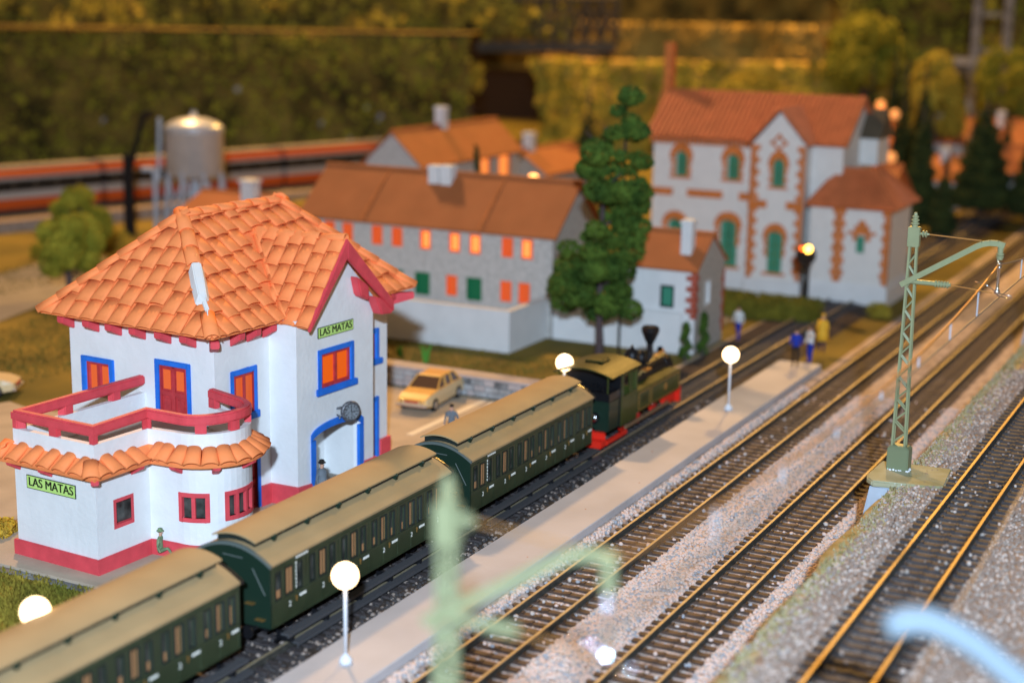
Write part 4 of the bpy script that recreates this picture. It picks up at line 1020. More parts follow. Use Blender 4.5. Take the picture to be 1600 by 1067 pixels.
# ------------------------------------------------------------------ cars
def carbody(label, loc, rz, paint, low):
    t = thing('parked_car', label, 'car', loc, rz)
    def sec(x, w_, z0, z1, wt=None): wt = wt or w_; return [(x, -w_, z0), (x, -w_, (z0+z1)/2+.05), (x, -wt, z1), (x, wt, z1), (x, w_, (z0+z1)/2+.05), (x, w_, z0)]
    S = [sec(-2.2, .74, .32, .80, .68), sec(-2.1, .82, .25, .88, .74), (sec(-1.1, .85, .22, .92, .79)), sec(.9, .85, .22, .92, .79), sec(1.7, .84, .25, .84, .76), sec(2.15, .78, .32, .70, .7), sec(2.25, .70, .38, .62, .64)]
    mb = MB()
    ids = [[mb.pv(p) for p in q] for q in S]
    for A, B in zip(ids, ids[1:]):
        for j in range(5): mb.f.append([A[j], A[j+1], B[j+1], B[j]]); mb.mi.append(0 if 1 <= j <= 3 and j == 2 else 1)
        mb.f.append([A[5], A[0], B[0], B[5]]); mb.mi.append(1)
    mb.f.append(ids[0][::-1]); mb.mi.append(1); mb.f.append(ids[-1]); mb.mi.append(1)
    mb.build('body', [paint, low], t, smooth=False, bevel=.03)
    mb = MB(); ids = []
    G_ = [(-1.75, .72, .9), (-1.25, .60, 1.36), (.15, .60, 1.40), (.85, .72, .9)]
    mb.hexa([(-1.7, -.74, .9), (.95, -.74, .9), (.95, .74, .9), (-1.7, .74, .9), (-1.2, -.58, 1.36), (.2, -.58, 1.36), (.2, .58, 1.36), (-1.2, .58, 1.36)]); g = mb.build('cabin_glass', 'carglass', t)
    mb = MB(); mb.hexa([(-1.25, -.62, 1.35), (.25, -.62, 1.35), (.25, .62, 1.35), (-1.25, .62, 1.35), (-1.1, -.54, 1.42), (.1, -.54, 1.42), (.1, .54, 1.42), (-1.1, .54, 1.42)]); mb.build('car_roof', paint, t, bevel=.03)
    for s_ in (-1, 1):
        for a_, b_ in (((.97, .76, .9), (.2, .6, 1.38)), ((.0, .76, .9), (-.1, .6, 1.38)), ((-.75, .76, .9), (-.75, .6, 1.38)), ((-1.72, .76, .9), (-1.22, .6, 1.38))):
            mb = MB(); mb.tube([(a_[0], s_*a_[1], a_[2]), (b_[0], s_*b_[1], b_[2])], .035, 5); mb.build('roof_pillar', paint, t)
        for xx in (-1.35, 1.4):
            mb = MB(); mb.cyl((xx, s_*.68, .3), (xx, s_*.87, .3), .31, n=18); wh = mb.build('wheel', 'tyre', t)
            mb = MB(); mb.cyl((xx, s_*.86, .3), (xx, s_*.885, .3), .18, n=14); mb.build('hub_cap', 'hub', wh)
        mb = MB(); mb.cyl((2.2, s_*.52, .56), (2.27, s_*.52, .56), .1, n=12); mb.build('headlight', 'chrome', t)
    mb = MB(); mb.box(2.2, 2.33, -.78, .78, .33, .45); mb.build('bumper', 'hub', t, bevel=.02)
    mb = MB(); mb.box(2.22, 2.29, -.36, .36, .5, .62); mb.build('grille', 'brickred', t)
    return t
carbody('beige saloon car with orange-tinted roof parked by the stone wall', (62.4, 36.1, .02), R(186), 'car', 'carlow')
carbody('gold and silver car cut by the left frame edge', (52.5, 55.9, .03), R(-60), 'carlow', 'carlow')

# ------------------------------------------------------------------ people (small painted figures)
def person(loc, rz, label, top, legs_, hat=None, hair='hair', pose='stand', H_=1.75, skirt=False):
    t = thing('person', label, 'person', loc, rz); s_ = H_/1.75
    bm = bmesh.new(); sk = bm.verts.layers.skin.verify(); V = {}
    def v(n_, p, r_): q = bm.verts.new(Vector(p)*s_); q[sk].radius = (r_*s_, r_*s_*.9); V[n_] = q
    def e(a_, b_): bm.edges.new((V[a_], V[b_]))
    step = .18 if pose == 'walk' else .03; sit = pose == 'sit'
    v('pel', (0, 0, .92), .15); v('bel', (0, 0, 1.08), .14); v('che', (0, 0, 1.30), .17); v('nek', (.01, 0, 1.49), .06); v('hd0', (.02, 0, 1.58), .085); v('hd1', (.02, 0, 1.68), .08)
    e('pel', 'bel'); e('bel', 'che'); e('che', 'nek'); e('nek', 'hd0'); e('hd0', 'hd1')
    for sd, q in ((1, 'l'), (-1, 'r')):
        f_ = step*sd
        v('hip'+q, (0, sd*.1, .86), .105); v('kne'+q, (f_*.8+.02, sd*.11, .48), .07); v('ank'+q, (f_, sd*.11, .1), .048); v('toe'+q, (f_+.16, sd*.12, .04), .04)
        e('pel', 'hip'+q); e('hip'+q, 'kne'+q); e('kne'+q, 'ank'+q); e('ank'+q, 'toe'+q)
        if pose == 'reach' and sd > 0: el, ha = (.22, sd*.3, 1.3), (.42, sd*.36, 1.42)
        elif pose == 'carry': el, ha = (.1, sd*.27, 1.08), (.3, sd*.2, 1.08)
        else: el, ha = (-.02, sd*.27, 1.12), (.1, sd*.28, .88)
        v('sh'+q, (0, sd*.19, 1.40), .075); v('el'+q, el, .05); v('wr'+q, tuple(Vector(el).lerp(Vector(ha), .8)), .036); v('ha'+q, ha, .04)
        e('che', 'sh'+q); e('sh'+q, 'el'+q); e('el'+q, 'wr'+q); e('wr'+q, 'ha'+q)
    V['pel'][sk].use_root = True
    if sit:
        for q in V: V[q].co.z -= .62*s_ if not q.startswith(('kne', 'ank', 'toe')) else 0
        for q in ('l', 'r'): V['kne'+q].co = Vector((.36, V['kne'+q].co.y/s_, .42))*s_; V['ank'+q].co = Vector((.55, V['ank'+q].co.y/s_, .1))*s_; V['toe'+q].co = Vector((.7, V['toe'+q].co.y/s_, .05))*s_
    zo = .62*s_ if sit else 0
    me = bpy.data.meshes.new('body'); bm.to_mesh(me); bm.free()
    o = bpy.data.objects.new('tmpbody', me); C.objects.link(o)
    o.modifiers.new('s', 'SKIN'); sb = o.modifiers.new('u', 'SUBSURF'); sb.levels = 1; sb.render_levels = 1
    dg = bpy.context.evaluated_depsgraph_get(); me2 = bpy.data.meshes.new_from_object(o.evaluated_get(dg)); bpy.data.objects.remove(o)
    me2.materials.clear()
    for q in (top, legs_, 'skin', 'hair'): me2.materials.append(M[q])
    for p in me2.polygons:
        z = (p.center.z+zo)/s_; y = abs(p.center.y)/s_; p.use_smooth = True
        p.material_index = 2 if z > 1.50 else (3 if z < .08 else (1 if z < .93 and y < .2 else 0))
        if y > .2 and ((p.center.x/s_ > .07 and z < .93) or p.center.x/s_ > .34): p.material_index = 2
    me2.name = 'body'; b = bpy.data.objects.new('body', me2); C.objects.link(b); b.parent = t
    mb = MB(); mb.ball((.0, 0, 1.70*s_-zo), .098*s_, 12, 8, .75); mb.build('hair', hair, t, True)
    mb = MB()
    for q in (-.035, .035): mb.ball((.108*s_, q*s_, 1.645*s_-zo), .011*s_, 5, 4)
    mb.ball((.118*s_, 0, 1.61*s_-zo), .016*s_, 5, 4); mb.build('face', 'skin', t)
    if hat:
        mb = MB(); mb.lathe([(.15*s_, 0), (.15*s_, .02*s_), (.1*s_, .03*s_), (.095*s_, .11*s_), (.05*s_, .13*s_)], (0.01, 0, 1.70*s_-zo), 14); mb.build('hat', hat, t)
    if skirt:
        mb = MB(); mb.lathe([(.30*s_, .55*s_), (.26*s_, .9*s_), (.21*s_, 1.15*s_), (.20*s_, 1.42*s_), (.08*s_, 1.5*s_)], (0, 0, 0), 14); mb.build('coat', top, t, True)
    return t
person((46.75, 31.8, .02), R(-95), 'man in grey coat and black bowler hat outside the station porch', 'greycoat', 'greycoat', 'hair', skirt=True, H_=1.8)
person((56.4, 31.6, .03), R(200), 'man in navy blue clothes crossing the parking area', 'greycoat', 'navy', pose='walk', H_=1.85)
person((76.98, 22.6, .5), R(190), 'person in blue jacket and dark trousers at the platform end', 'bluecl', 'hair', pose='carry', H_=2.0)
person((79.3, 22.5, .2), R(150), 'person in white shirt and blue trousers with arm out beyond the platform end', 'whitecl', 'bluecl', pose='reach', H_=2.05)
person((82.3, 22.7, .2), R(180), 'person in long yellow coat beyond the platform end', 'yellowcl', 'navy', hair='yellowcl', pose='carry', H_=2.15, skirt=True)
person((83.6, 28.0, .02), R(170), 'person in cream top and blue trousers by the small stone house', 'whitecl', 'bluecl', pose='walk', H_=2.0)
# green figure and luggage trolley by the annex
person((39.55, 33.6, .02), R(-70), 'figure in sage green uniform at the foot of the annex wall', 'greencl', 'greencl', pose='sit', H_=1.5, hat='greencl')
t = thing('hand_trolley', 'small green hand trolley with raised handle beside the green figure', 'trolley', (40.4, 33.3, .02), R(20))
mb = MB(); mb.box(-.3, .35, -.2, .2, .35, .45); mb.build('trolley_bed', 'lwood', t, bevel=.02)
mb = MB(); mb.tube([(.3, -.15, .4), (.55, -.15, .9), (.7, -.15, 1.45)], .035, 6); mb.tube([(.3, .15, .4), (.55, .15, .9), (.7, .15, 1.45)], .035, 6); mb.tube([(.7, -.15, 1.45), (.7, .15, 1.45)], .035, 6); mb.build('trolley_handle', 'greencl', t)
for s_ in (-1, 1):
    mb = MB(); mb.cyl((0, s_*.22, .17), (0, s_*.27, .17), .17, n=12); mb.build('wheel', 'greencl', t)

# ------------------------------------------------------------------ houses of the village
def gable_house(name, label, x0, x1, y0, y1, ze, zr, ridge_axis, wallm, roofm, wins=(), chim=(), ov=.35, endm=None, group=None, z0=0):
    """ridge_axis 'y': ridge runs along y (front faces -x)"""
    t = thing(name, label, 'house', (x0, y0, z0), group=group)
    W_, D_ = x1-x0, y1-y0
    pth = Path([(0, D_), (0, 0), (W_, 0), (W_, D_)], True)
    s1_, s2_ = D_, D_+W_
    if ridge_axis == 'y':
        def zt(q):
            if s1_ <= q <= s2_: return ze+(zr-ze)*(1-abs((q-s1_)/W_*2-1))
            if q >= pth.s[3]: return ze+(zr-ze)*(1-abs((q-pth.s[3])/W_*2-1))
            return ze
        zt.bk = [s1_+W_/2, pth.s[3]+W_/2]
    else:
        def zt(q):
            if q <= s1_: return ze+(zr-ze)*(1-abs(q/D_*2-1))
            if s2_ <= q <= pth.s[3]: return ze+(zr-ze)*(1-abs((q-s2_)/D_*2-1))
            return ze
        zt.bk = [D_/2, s2_+D_/2]
    hs = [(q[0], q[1], q[2], q[3]) for q in wins]
    mb = MB(); wall(mb, pth, 0, zt, hs, .25)
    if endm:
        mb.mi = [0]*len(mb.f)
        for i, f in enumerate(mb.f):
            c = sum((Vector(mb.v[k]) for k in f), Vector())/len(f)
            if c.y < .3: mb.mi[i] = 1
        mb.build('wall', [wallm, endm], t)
    else: mb.build('wall', wallm, t)
    for q in wins:
        mb = MB(); frame(mb, pth, q[0], q[1], q[2], q[3], .1, -.2, .03); f = mb.build('window' if len(q) < 7 else q[6], q[5] if len(q) > 5 else wallm, t)
        mb = MB(); c = (q[0]+q[1])/2
        band(mb, pth, q[0]+.05, q[1]-.05, q[2]+.05, q[3]-.05, -.19, -.14)
        mb.build('pane', q[4], f)
    th = .12
    if ridge_axis == 'y':
        k = (zr-ze)/(W_/2)
        for s_ in (0, 1):
            xa = -ov if s_ == 0 else W_+ov; mb = MB(); za = ze-ov*k
            mb.hexa([(xa, -ov, za), (W_/2, -ov, zr), (W_/2, D_+ov, zr), (xa, D_+ov, za), (xa, -ov, za+th), (W_/2, -ov, zr+th), (W_/2, D_+ov, zr+th), (xa, D_+ov, za+th)])
            mb.build('roof', roofm, t)
        mb = MB(); mb.cyl((W_/2, -ov-.02, zr+th-.05), (W_/2, D_+ov+.02, zr+th-.05), .16, n=8); mb.build('ridge_cap', roofm, t)
    else:
        k = (zr-ze)/(D_/2)
        for s_ in (0, 1):
            ya = -ov if s_ == 0 else D_+ov; mb = MB(); za = ze-ov*k
            mb.hexa([(-ov, ya, za), (W_+ov, ya, za), (W_+ov, D_/2, zr), (-ov, D_/2, zr), (-ov, ya, za+th), (W_+ov, ya, za+th), (W_+ov, D_/2, zr+th), (-ov, D_/2, zr+th)])
            mb.build('roof', roofm, t)
        mb = MB(); mb.cyl((-ov-.02, D_/2, zr+th-.05), (W_+ov+.02, D_/2, zr+th-.05), .16, n=8); mb.build('ridge_cap', roofm, t)
    for (cx, cy, cz0, cz1, w_) in chim:
        mb = MB(); mb.box(cx-w_/2, cx+w_/2, cy-w_/2, cy+w_/2, cz0, cz1); mb.box(cx-w_/2-.06, cx+w_/2+.06, cy-w_/2-.06, cy+w_/2+.06, cz1-.2, cz1-.08); mb.build('chimney', 'housewhite', t)
    return t, pth
# long house: front faces -x, y from 37.5 to 54.6
fy_ = lambda y: 54.4-y
def pxw(y, z0, z1, w_=.72): return (fy_(y)-w_/2, fy_(y)+w_/2, z0, z1)
wins = []
for y, lit in ((51.3, 'oglow_dim'), (49.6, 'oglow_dim'), (46.9, 'oglow_dim'), (45.3, 'oglow_dim'), (43.1, 'oglow2'), (41.0, 'oglow2'), (39.5, 'oglow2')): pass
lh_up = [(53.2, 0), (51.7, 0), (48.9, 0), (47.1, 0), (44.8, 1), (42.6, 1), (41.2, 1), (39.2, 1), (38.05+.2, 1)]
wins = []
for y, l_ in ((52.6, 0), (51.3, 0), (49.2, 0), (47.8, 0), (45.85, 1), (43.87, 1), (42.5, 1), (40.4, 0), (39.13, 1)):
    wins.append((*pxw(y, 4.45, 5.6), 'oglow2' if l_ else 'oglow_dim', 'oglow_dim'))
for y, m_ in ((46.05, 'gdoor'), (42.55, 'gdoor'), (47.9, 'gdoor')): wins.append((*pxw(y, 1.7, 3.05, 1.0), m_, 'gdoor', 'door'))
for y in (44.05, 40.45, 39.27): wins.append((*pxw(y, 1.85, 3.05), 'oglow_dim', 'oglow_dim'))
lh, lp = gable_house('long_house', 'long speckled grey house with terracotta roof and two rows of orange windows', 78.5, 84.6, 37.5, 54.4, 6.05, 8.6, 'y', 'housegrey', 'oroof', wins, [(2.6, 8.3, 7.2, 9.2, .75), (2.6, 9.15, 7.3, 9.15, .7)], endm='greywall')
for y in (4.6, 12.6): mb = MB(); mb.tube([(-.37, y, 6.03), (3.05, y, 8.74)], .04, 4); mb.build('roof_seam', 'brick', lh)
# small stone house
sw = lambda y: 33.4-y
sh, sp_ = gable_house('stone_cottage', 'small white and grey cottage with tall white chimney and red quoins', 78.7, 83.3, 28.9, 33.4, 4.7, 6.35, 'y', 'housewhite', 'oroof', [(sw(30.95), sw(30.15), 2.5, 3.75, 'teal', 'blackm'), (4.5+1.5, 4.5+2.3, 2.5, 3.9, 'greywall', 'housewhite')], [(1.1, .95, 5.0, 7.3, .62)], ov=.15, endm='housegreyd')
for k in range(9):
    w_ = .55 if k % 2 else .28
    mb = MB(); z = 2.0+k*.3; mb.box(-.04, 0, -.04, w_, z, z+.28); mb.box(0, w_*.8, -.04, 0, z, z+.28); mb.build('quoin', 'brickred', sh, bevel=.01)
    mb = MB(); z = .6+k*.4; mb.box(4.6-w_*.7, 4.64, -.045, 0, z, z+.37); mb.build('quoin', 'brickred', sh, bevel=.01)
# white courtyard walls
def fence(name, label, pts, z, th=.3, cap='cope'):
    t = thing(name, label, 'wall', (pts[0][0], pts[0][1], 0)); p = Path([(a-pts[0][0], b-pts[0][1]) for a, b in pts])
    mb = MB(); wall(mb, p, 0, z-.08, (), th); mb.build('wall_panel', 'housewhite', t)
    mb = MB(); band(mb, p, 0, p.L, z-.08, z, -th-.04, .04); mb.build('coping', 'housewhite', t); return t
fence('courtyard_wall', 'white L-shaped courtyard wall in front of the long grey house', [(73.75, 55), (73.75, 37.75), (78.45, 37.75)], 2.35)
fence('garden_wall', 'white garden wall behind the tall tree and the engine chimney', [(78.5, 37.4), (78.5, 29.75), (78.5, 29.6)], 2.3)
sheet('courtyard_floor', [(74.1, 38.1), (78.4, 38.1), (78.4, 55), (74.1, 55)], .9, 'housewhite', th=.8)
# retaining wall of stones behind the parked car
t = thing('stone_retaining_wall', 'low grey stone wall with pale coping behind the parked beige car', 'wall', (64.5, 29.8, 0))
mb = MB(); mb.box(.12, 1.0, 0, 12.4, 0, .88); mb.build('wall_core', 'stone2', t)
mb = MB(); mb.box(-.02, 1.1, 0, 12.4, .88, 1.0); mb.build('coping', 'cope', t, bevel=.02)
for r_ in range(3):
    y = random.uniform(0, .3)
    while y < 12.3:
        w_ = random.uniform(.4, .85); mb = MB(); x_ = random.uniform(-.03, .04)
        mb.box(x_, .14, y, min(12.4, y+w_-.04), r_*.29+.01, r_*.29+.27); mb.build('stone', random.choice(['stone', 'stone', 'stone2', 'cope']), t, bevel=.03); y += w_

# mansion
def arch_hole(c, w_, z0, zs, r_): return (c-w_/2, c+w_/2, z0, lambda q, c=c, w_=w_, zs=zs, r_=r_: zs+r_*math.sqrt(max(0, 1-((q-c)/(w_/2))**2*.96)))
MN = thing('mansion', 'large cream station villa with orange brick trim, russet roof and green shutters', 'villa', (98, 24.4, 0))
yl = lambda y: y-24.4
mpts = [(1.5, 15.6), (1.5, 8.0), (0, 8.0), (0, 4.5), (1.5, 4.5), (1.5, 2.4), (9, 2.4), (9, 15.6)]
MNP = Path(mpts, True)
sM = lambda y: 15.6-yl(y); sG = lambda y: 7.6+1.5+(8.0-yl(y))
Wm = [(sM(37.9), .95, 7.4, 8.75), (sM(34.2), .95, 7.4, 8.75), (sM(38.2), 1.15, 2.4, 4.1), (sM(34.35), 1.25, 1.5, 4.3)]
Wg = [(sG(30.6), .75, 7.3, 8.75), (sG(30.6), 1.0, 1.6, 4.0)]
hs = [arch_hole(c, w_, a_, b_, .35) for c, w_, a_, b_ in Wm+Wg]
g0, g1 = sG(32.4), sG(28.9)
def zt(q): return 10.1+2.0*(1-abs((q-g0)/(g1-g0)*2-1)) if g0 <= q <= g1 else 10.1
zt.bk = [(g0+g1)/2]
se = MNP.s[5]; 
def zt2(q, zt=zt):
    if se <= q <= se+7.5: return 10.1+2.8*(1-abs((q-se)/7.5*2-1))
    return zt(q)
zt2.bk = [(g0+g1)/2, se+3.75]
mb = MB(); wall(mb, MNP, 0, zt2, hs, .3)
mb.build('wall', 'white2', MN)
mb = MB(); band(mb, MNP, 0, MNP.L, 0, 1.1, 0, .18); mb.build('plinth', 'housewhite', MN)
def brickring(path, c, w_, z0, zs, r_, sillz):
    mb = MB(); f = lambda k: lambda q: zs+r_*k*math.sqrt(max(0, 1-((q-c)/(w_/2+.3))**2*.97))
    n = 10
    for k in range(n):
        a_ = c-w_/2-.3+(w_+.6)*k/n; b_ = a_+(w_+.6)/n
        lo = (lambda q: zs+r_*math.sqrt(max(0, 1-((q-c)/(w_/2))**2)) if abs(q-c) < w_/2 else zs-.2)
        band(mb, path, a_, b_, lo, lambda q: zs+(r_+.55)*math.sqrt(max(0, 1-((q-c)/(w_/2+.3))**2*.97)), 0, .1)
    mb.build('brick_arch', 'brick', MN)
    mb = MB()
    for s_ in (-1, 1):
        for k in range(5): 
            a_, b_ = sorted((c+s_*w_/2, c+s_*(w_/2+(.24 if k % 2 else .12)))); band(mb, path, a_, b_, zs-(k+1)*.28, zs-k*.28-.02, 0, .08)
    band(mb, path, c-w_/2-.25, c+w_/2+.25, z0-.16, z0, 0, .12); mb.build('brick_surround', 'brick', MN)
    mb = MB(); band(mb, path, c-w_/2, c+w_/2, z0, zs+r_*.8, -.12, -.06); f = mb.build('window', 'teal', MN)
    mb = MB()
    for k in range(1, 4): band(mb, path, c-w_/2, c+w_/2, z0+k*(zs-z0)/4-.02, z0+k*(zs-z0)/4+.02, -.06, -.03)
    band(mb, path, c-.03, c+.03, z0, zs+r_*.8, -.06, -.02); mb.build('shutter_bars', 'leaf', f)
for c, w_, a_, b_ in Wm+Wg: brickring(MNP, c, w_, a_, b_, .35, 0)
# belt courses
for a_, b_, z in ((sM(39.9), sM(38.5), 6.1), (sM(37.3), sM(34.9), 6.1), (sM(33.6), 7.6, 6.1), (g0, g0+1.1, 5.9), (g1-1.1, g1, 5.9)):
    mb = MB(); band(mb, MNP, a_, b_, z-.05, z+.45, 0, .12); mb.build('brick_belt', 'brick', MN)
for s0_, sgn, z0_, z1_ in ((g0, 1, 1.2, 10.0), (g1, -1, 1.2, 10.0), (7.55, -1, 1.2, 10.0)):
    z = z0_; k = 0
    while z < z1_:
        w_ = .5 if k % 2 else .28; a_, b_ = sorted((s0_+sgn*.01, s0_+sgn*w_)); mb = MB(); band(mb, MNP, a_, b_, z, z+.36, -.02, .09); mb.build('quoin', 'brick', MN); z += .4; k += 1
mb = MB(); cs = (g0+g1)/2
for k in range(8):
    t0 = k*PI/4; r_ = .55 if k % 2 == 0 else .28
    for j in range(3):
        a1_ = t0+j*PI/12; q0 = cs+math.cos(t0)*r_; 
    p0 = (cs+r_*math.cos(t0), 10.15+r_*math.sin(t0)); t1 = t0+PI/4; r1_ = .28 if k % 2 == 0 else .55; p1 = (cs+r1_*math.cos(t1), 10.15+r1_*math.sin(t1))
    A_ = Vector((*MNP.at(p0[0], .05), p0[1])); B_ = Vector((*MNP.at(p1[0], .05), p1[1])); mb.cyl(A_, B_, .085, n=6)
mb.build('star_ornament', 'brick', MN)
# roofs of the mansion
def ribroof(parent, P0, P1, P2, P3, n, ma='oroof2', name='roof'):  # eave P0->P1, ridge P3->P2
    P0, P1, P2, P3 = map(Vector, (P0, P1, P2, P3)); nn = (P1-P0).cross(P3-P0).normalized(); nn = nn if nn.z > 0 else -nn
    mb = MB(); mb.prism([P0, P1, P2, P3], nn*.12)
    for k in range(n):
        f = (k+.5)/n; a_ = P0.lerp(P1, f)+nn*.14; b_ = P3.lerp(P2, f)+nn*.14; mb.cyl(a_, b_, .11, n=6)
    mb.build(name, ma, parent)
ribroof(MN, (1.0, 2.0, 10.0), (1.0, 16.1, 10.0), (5.2, 16.1, 12.9), (5.2, 2.0, 12.9), 38)
ribroof(MN, (9.5, 2.0, 10.0), (9.5, 16.1, 10.0), (5.2, 16.1, 12.9), (5.2, 2.0, 12.9), 20)
ribroof(MN, (-.3, 4.2, 10.0), (4, 4.2, 10.0), (4, 6.25, 12.3), (-.3, 6.25, 12.3), 11)
ribroof(MN, (-.3, 8.3, 10.0), (4, 8.3, 10.0), (4, 6.25, 12.3), (-.3, 6.25, 12.3), 11)
for k in range(26):
    mb = MB(); y = 8.4+k*.3
    if y > 15.7: break
    mb.box(1.2, 1.5, y, y+.16, 9.6, 10.0); mb.build('eave_bracket', 'brick', MN)
mb = MB(); mb.prism([(4.9, 15.5, 11.6), (4.9, 16.9, 11.6), (4.9, 16.35, 13.4), (4.9, 15.95, 13.4)], (.9, 0, 0)); mb.box(5.0, 5.7, 15.85, 16.45, 13.3, 16.2); mb.build('chimney', 'brick', MN)
# side wing
WP = Path([(0, 3.9), (0, -1.2), (6.0, -1.2), (6.0, 3.9)]); 
hw_ = [(3.9-yl(24.92)-.28, 3.9-yl(24.92)+.28, 3.4, 4.5)]
mb = MB(); wall(mb, WP, 0, 6.3, hw_, .3); mb.build('wing_wall', 'white2', MN)
mb = MB(); band(mb, WP, 0, WP.L, 0, 1.15, 0, .2); band(mb, WP, 0, WP.L, 1.15, 1.4, 0, .1); mb.build('plinth', 'housewhite', MN)
for s0_ in (3.9-yl(26.4), 5.1):
    for k in range(12):
        w_ = .42 if k % 2 else .27; a_, b_ = s0_-w_, s0_+w_; mb = MB(); band(mb, WP, a_, b_, 1.45+k*.4, 1.81+k*.4, 0, .09); mb.build('quoin', 'brick', MN)
mb = MB(); c = 3.9-yl(24.92); band(mb, WP, c-.9, c+.9, 4.6, 4.8, 0, .12); band(mb, WP, c-.45, c+.45, 4.8, 5.2, 0, .12); band(mb, WP, c-.2, c+.2, 5.2, 5.5, 0, .12); band(mb, WP, c-.55, c-.3, 4.2, 4.6, 0, .11); band(mb, WP, c+.3, c+.55, 4.2, 4.6, 0, .11); mb.build('brick_lintel', 'brick', MN)
mb = MB(); band(mb, WP, c-.28, c+.28, 3.4, 4.5, -.2, -.15); mb.build('window', 'teal', MN)
ribroof(MN, (-.4, -1.6, 6.25), (-.4, 4.1, 6.25), (2.2, 2.6, 8.5), (2.2, .6, 8.5), 14)
ribroof(MN, (-.4, -1.6, 6.25), (6.4, -1.6, 6.25), (4.2, .6, 8.5), (2.2, .6, 8.5), 14)
ribroof(MN, (-.4, 4.1, 6.25), (6.4, 4.1, 6.25), (4.2, 2.6, 8.5), (2.2, 2.6, 8.5), 10)
# dormer on the right end of the villa
mb = MB(); mb.box(5.6, 8.6, 1.2, 2.42, 8.5, 10.4); mb.build('dormer', 'white2', MN)
mb = MB(); mb.prism([(5.3, 1.0, 10.3), (7.1, 1.0, 12.2), (8.9, 1.0, 10.3)], (0, 2.2, 0)); mb.build('dormer_roof', 'bridge', MN)

gable_house('brick_house', 'terracotta house with green window behind the villa wing', 112, 120, 27, 33, 5.0, 7.3, 'y', 'brick', 'oroof', [(4.6, 5.2, 3.0, 4.4, 'teal', 'brick')])
HB, _ = gable_house('village_house', 'pale grey gabled house with broad terracotta roof and lit side windows', 96, 111.5, 56.5, 61.1, 7.35-2.5, 9.5-2.5, 'x', 'housegrey', 'oroof', [(4.6+9.0, 4.6+10.6, 2.6, 4.6, 'oglow2', 'brick'), (4.6+12, 4.6+14, 2.6, 4.6, 'oglow2', 'brick')], [(7.0, 2.3, 5.8, 8.5, .75)], z0=2.5)
HC, _ = gable_house('village_house', 'small terracotta roofed house with white chimney beside the tall tree', 118, 128, 57.2, 62.0, 3.7, 5.4, 'x', 'greywall', 'oroof', [(4.8+3, 4.8+4, 1.5, 2.6, 'oglow2', 'brick')], [(1.6, 2.4, 4.8, 6.9, .8)], z0=1.0)
gable_house('village_house', 'low terracotta roofed shed left of the long grey house', 86, 94, 65, 71, 3.3, 5.0, 'y', 'greywall', 'oroof', [], [], z0=0)
# amber-lit roofs far right
for i, (x, y, z0, w_, d_, h_, r_, lab) in enumerate(((150, 36.3, 2.0, 6, 4.2, 3.4, 5.9, 'amber-lit roof house just behind the villa gable'), (141, 26.0, 1.3, 6, 4.6, 2.6, 4.3, 'pink-roofed cottage between the dark conifers'), (152, 23.6, 1.8, 7, 4.2, 4.0, 6.6, 'tall amber-roofed house at the right frame edge'), (143, 22.6, 1.6, 5, 4.0, 3.2, 5.2, 'low amber-roofed house in front of the tall one at the right'), (160, 31, 2.5, 7, 4.5, 3.2, 5.4, 'pale far house glimpsed behind the golden tree'))):
    gable_house('far_house', lab, x, x+w_, y, y+d_, h_, r_, 'y', 'housegrey', 'oroof', [(d_*.3, d_*.3+.8, 1.4, 2.4, 'glassdark', 'housegrey'), (d_*.65, d_*.65+.8, 1.4, 2.4, 'glassdark', 'housegrey')], [(w_*.4, d_*.7, h_+.8, r_+.9, .7)], z0=z0, group='far houses of the village')

# amber lamps
def smalllamp(loc, r_, ma, label, h_=None, name='street_lamp'):
    t = thing(name, label, 'lamp post', (loc[0], loc[1], 0)); z = loc[2]
    mb = MB(); mb.cyl((0, 0, 0), (0, 0, z), .07, n=8); mb.build('lamp_post', 'blackm', t)
    mb = MB(); mb.ball((0, 0, z), r_, 12, 8); mb.build('lamp_globe', ma, t, True)
smalllamp((150, 36.9, 8.3), .75, 'amber', 'brightest amber street lamp above the conifers right of the villa')
smalllamp((149, 35.4, 8.9), .45, 'amber2', 'dim amber lamp just right of the brightest one')
smalllamp((147, 35.0, 5.0), .5, 'amber2', 'dim amber lamp below the brightest one')
smalllamp((151, 37.3, 9.6), .45, 'amber2', 'dim amber lamp above the brightest one')
smalllamp((90, 44.5, 7.55), .42, 'amber', 'amber lamp peeping over the long house ridge')
smalllamp((76.5, 32.4, 14.1), .16, 'amber2', 'tiny red-orange lamp at the top of the tall tree')
# railway signal
t = thing('railway_signal', 'dark signal post with a lit yellow lamp in front of the villa', 'railway signal', (92.2, 26.6, 0))
mb = MB(); mb.cyl((0, 0, 0), (0, 0, 4.4), .12, n=8); mb.box(-.3, .3, -.25, .25, 0, .5); mb.build('signal_post', 'blackm', t)
mb = MB(); mb.T = Matrix.Translation((-.05, .15, 3.9)); mb.cyl((-.14, 0, 0), (.1, 0, 0), .62, n=20); mb.box(-.5, .3, -.2, .2, -.1, .7); mb.build('signal_head', 'blackm', t)
mb = MB(); mb.ball((-.55, -.12, 4.38), .24, 12, 8); mb.build('signal_lamp', 'sigyellow', t, True); mb = MB(); mb.ball((-.5, .28, 4.38), .15, 10, 6); mb.build('signal_lamp', 'sigred', t, True, label='small red lamp')

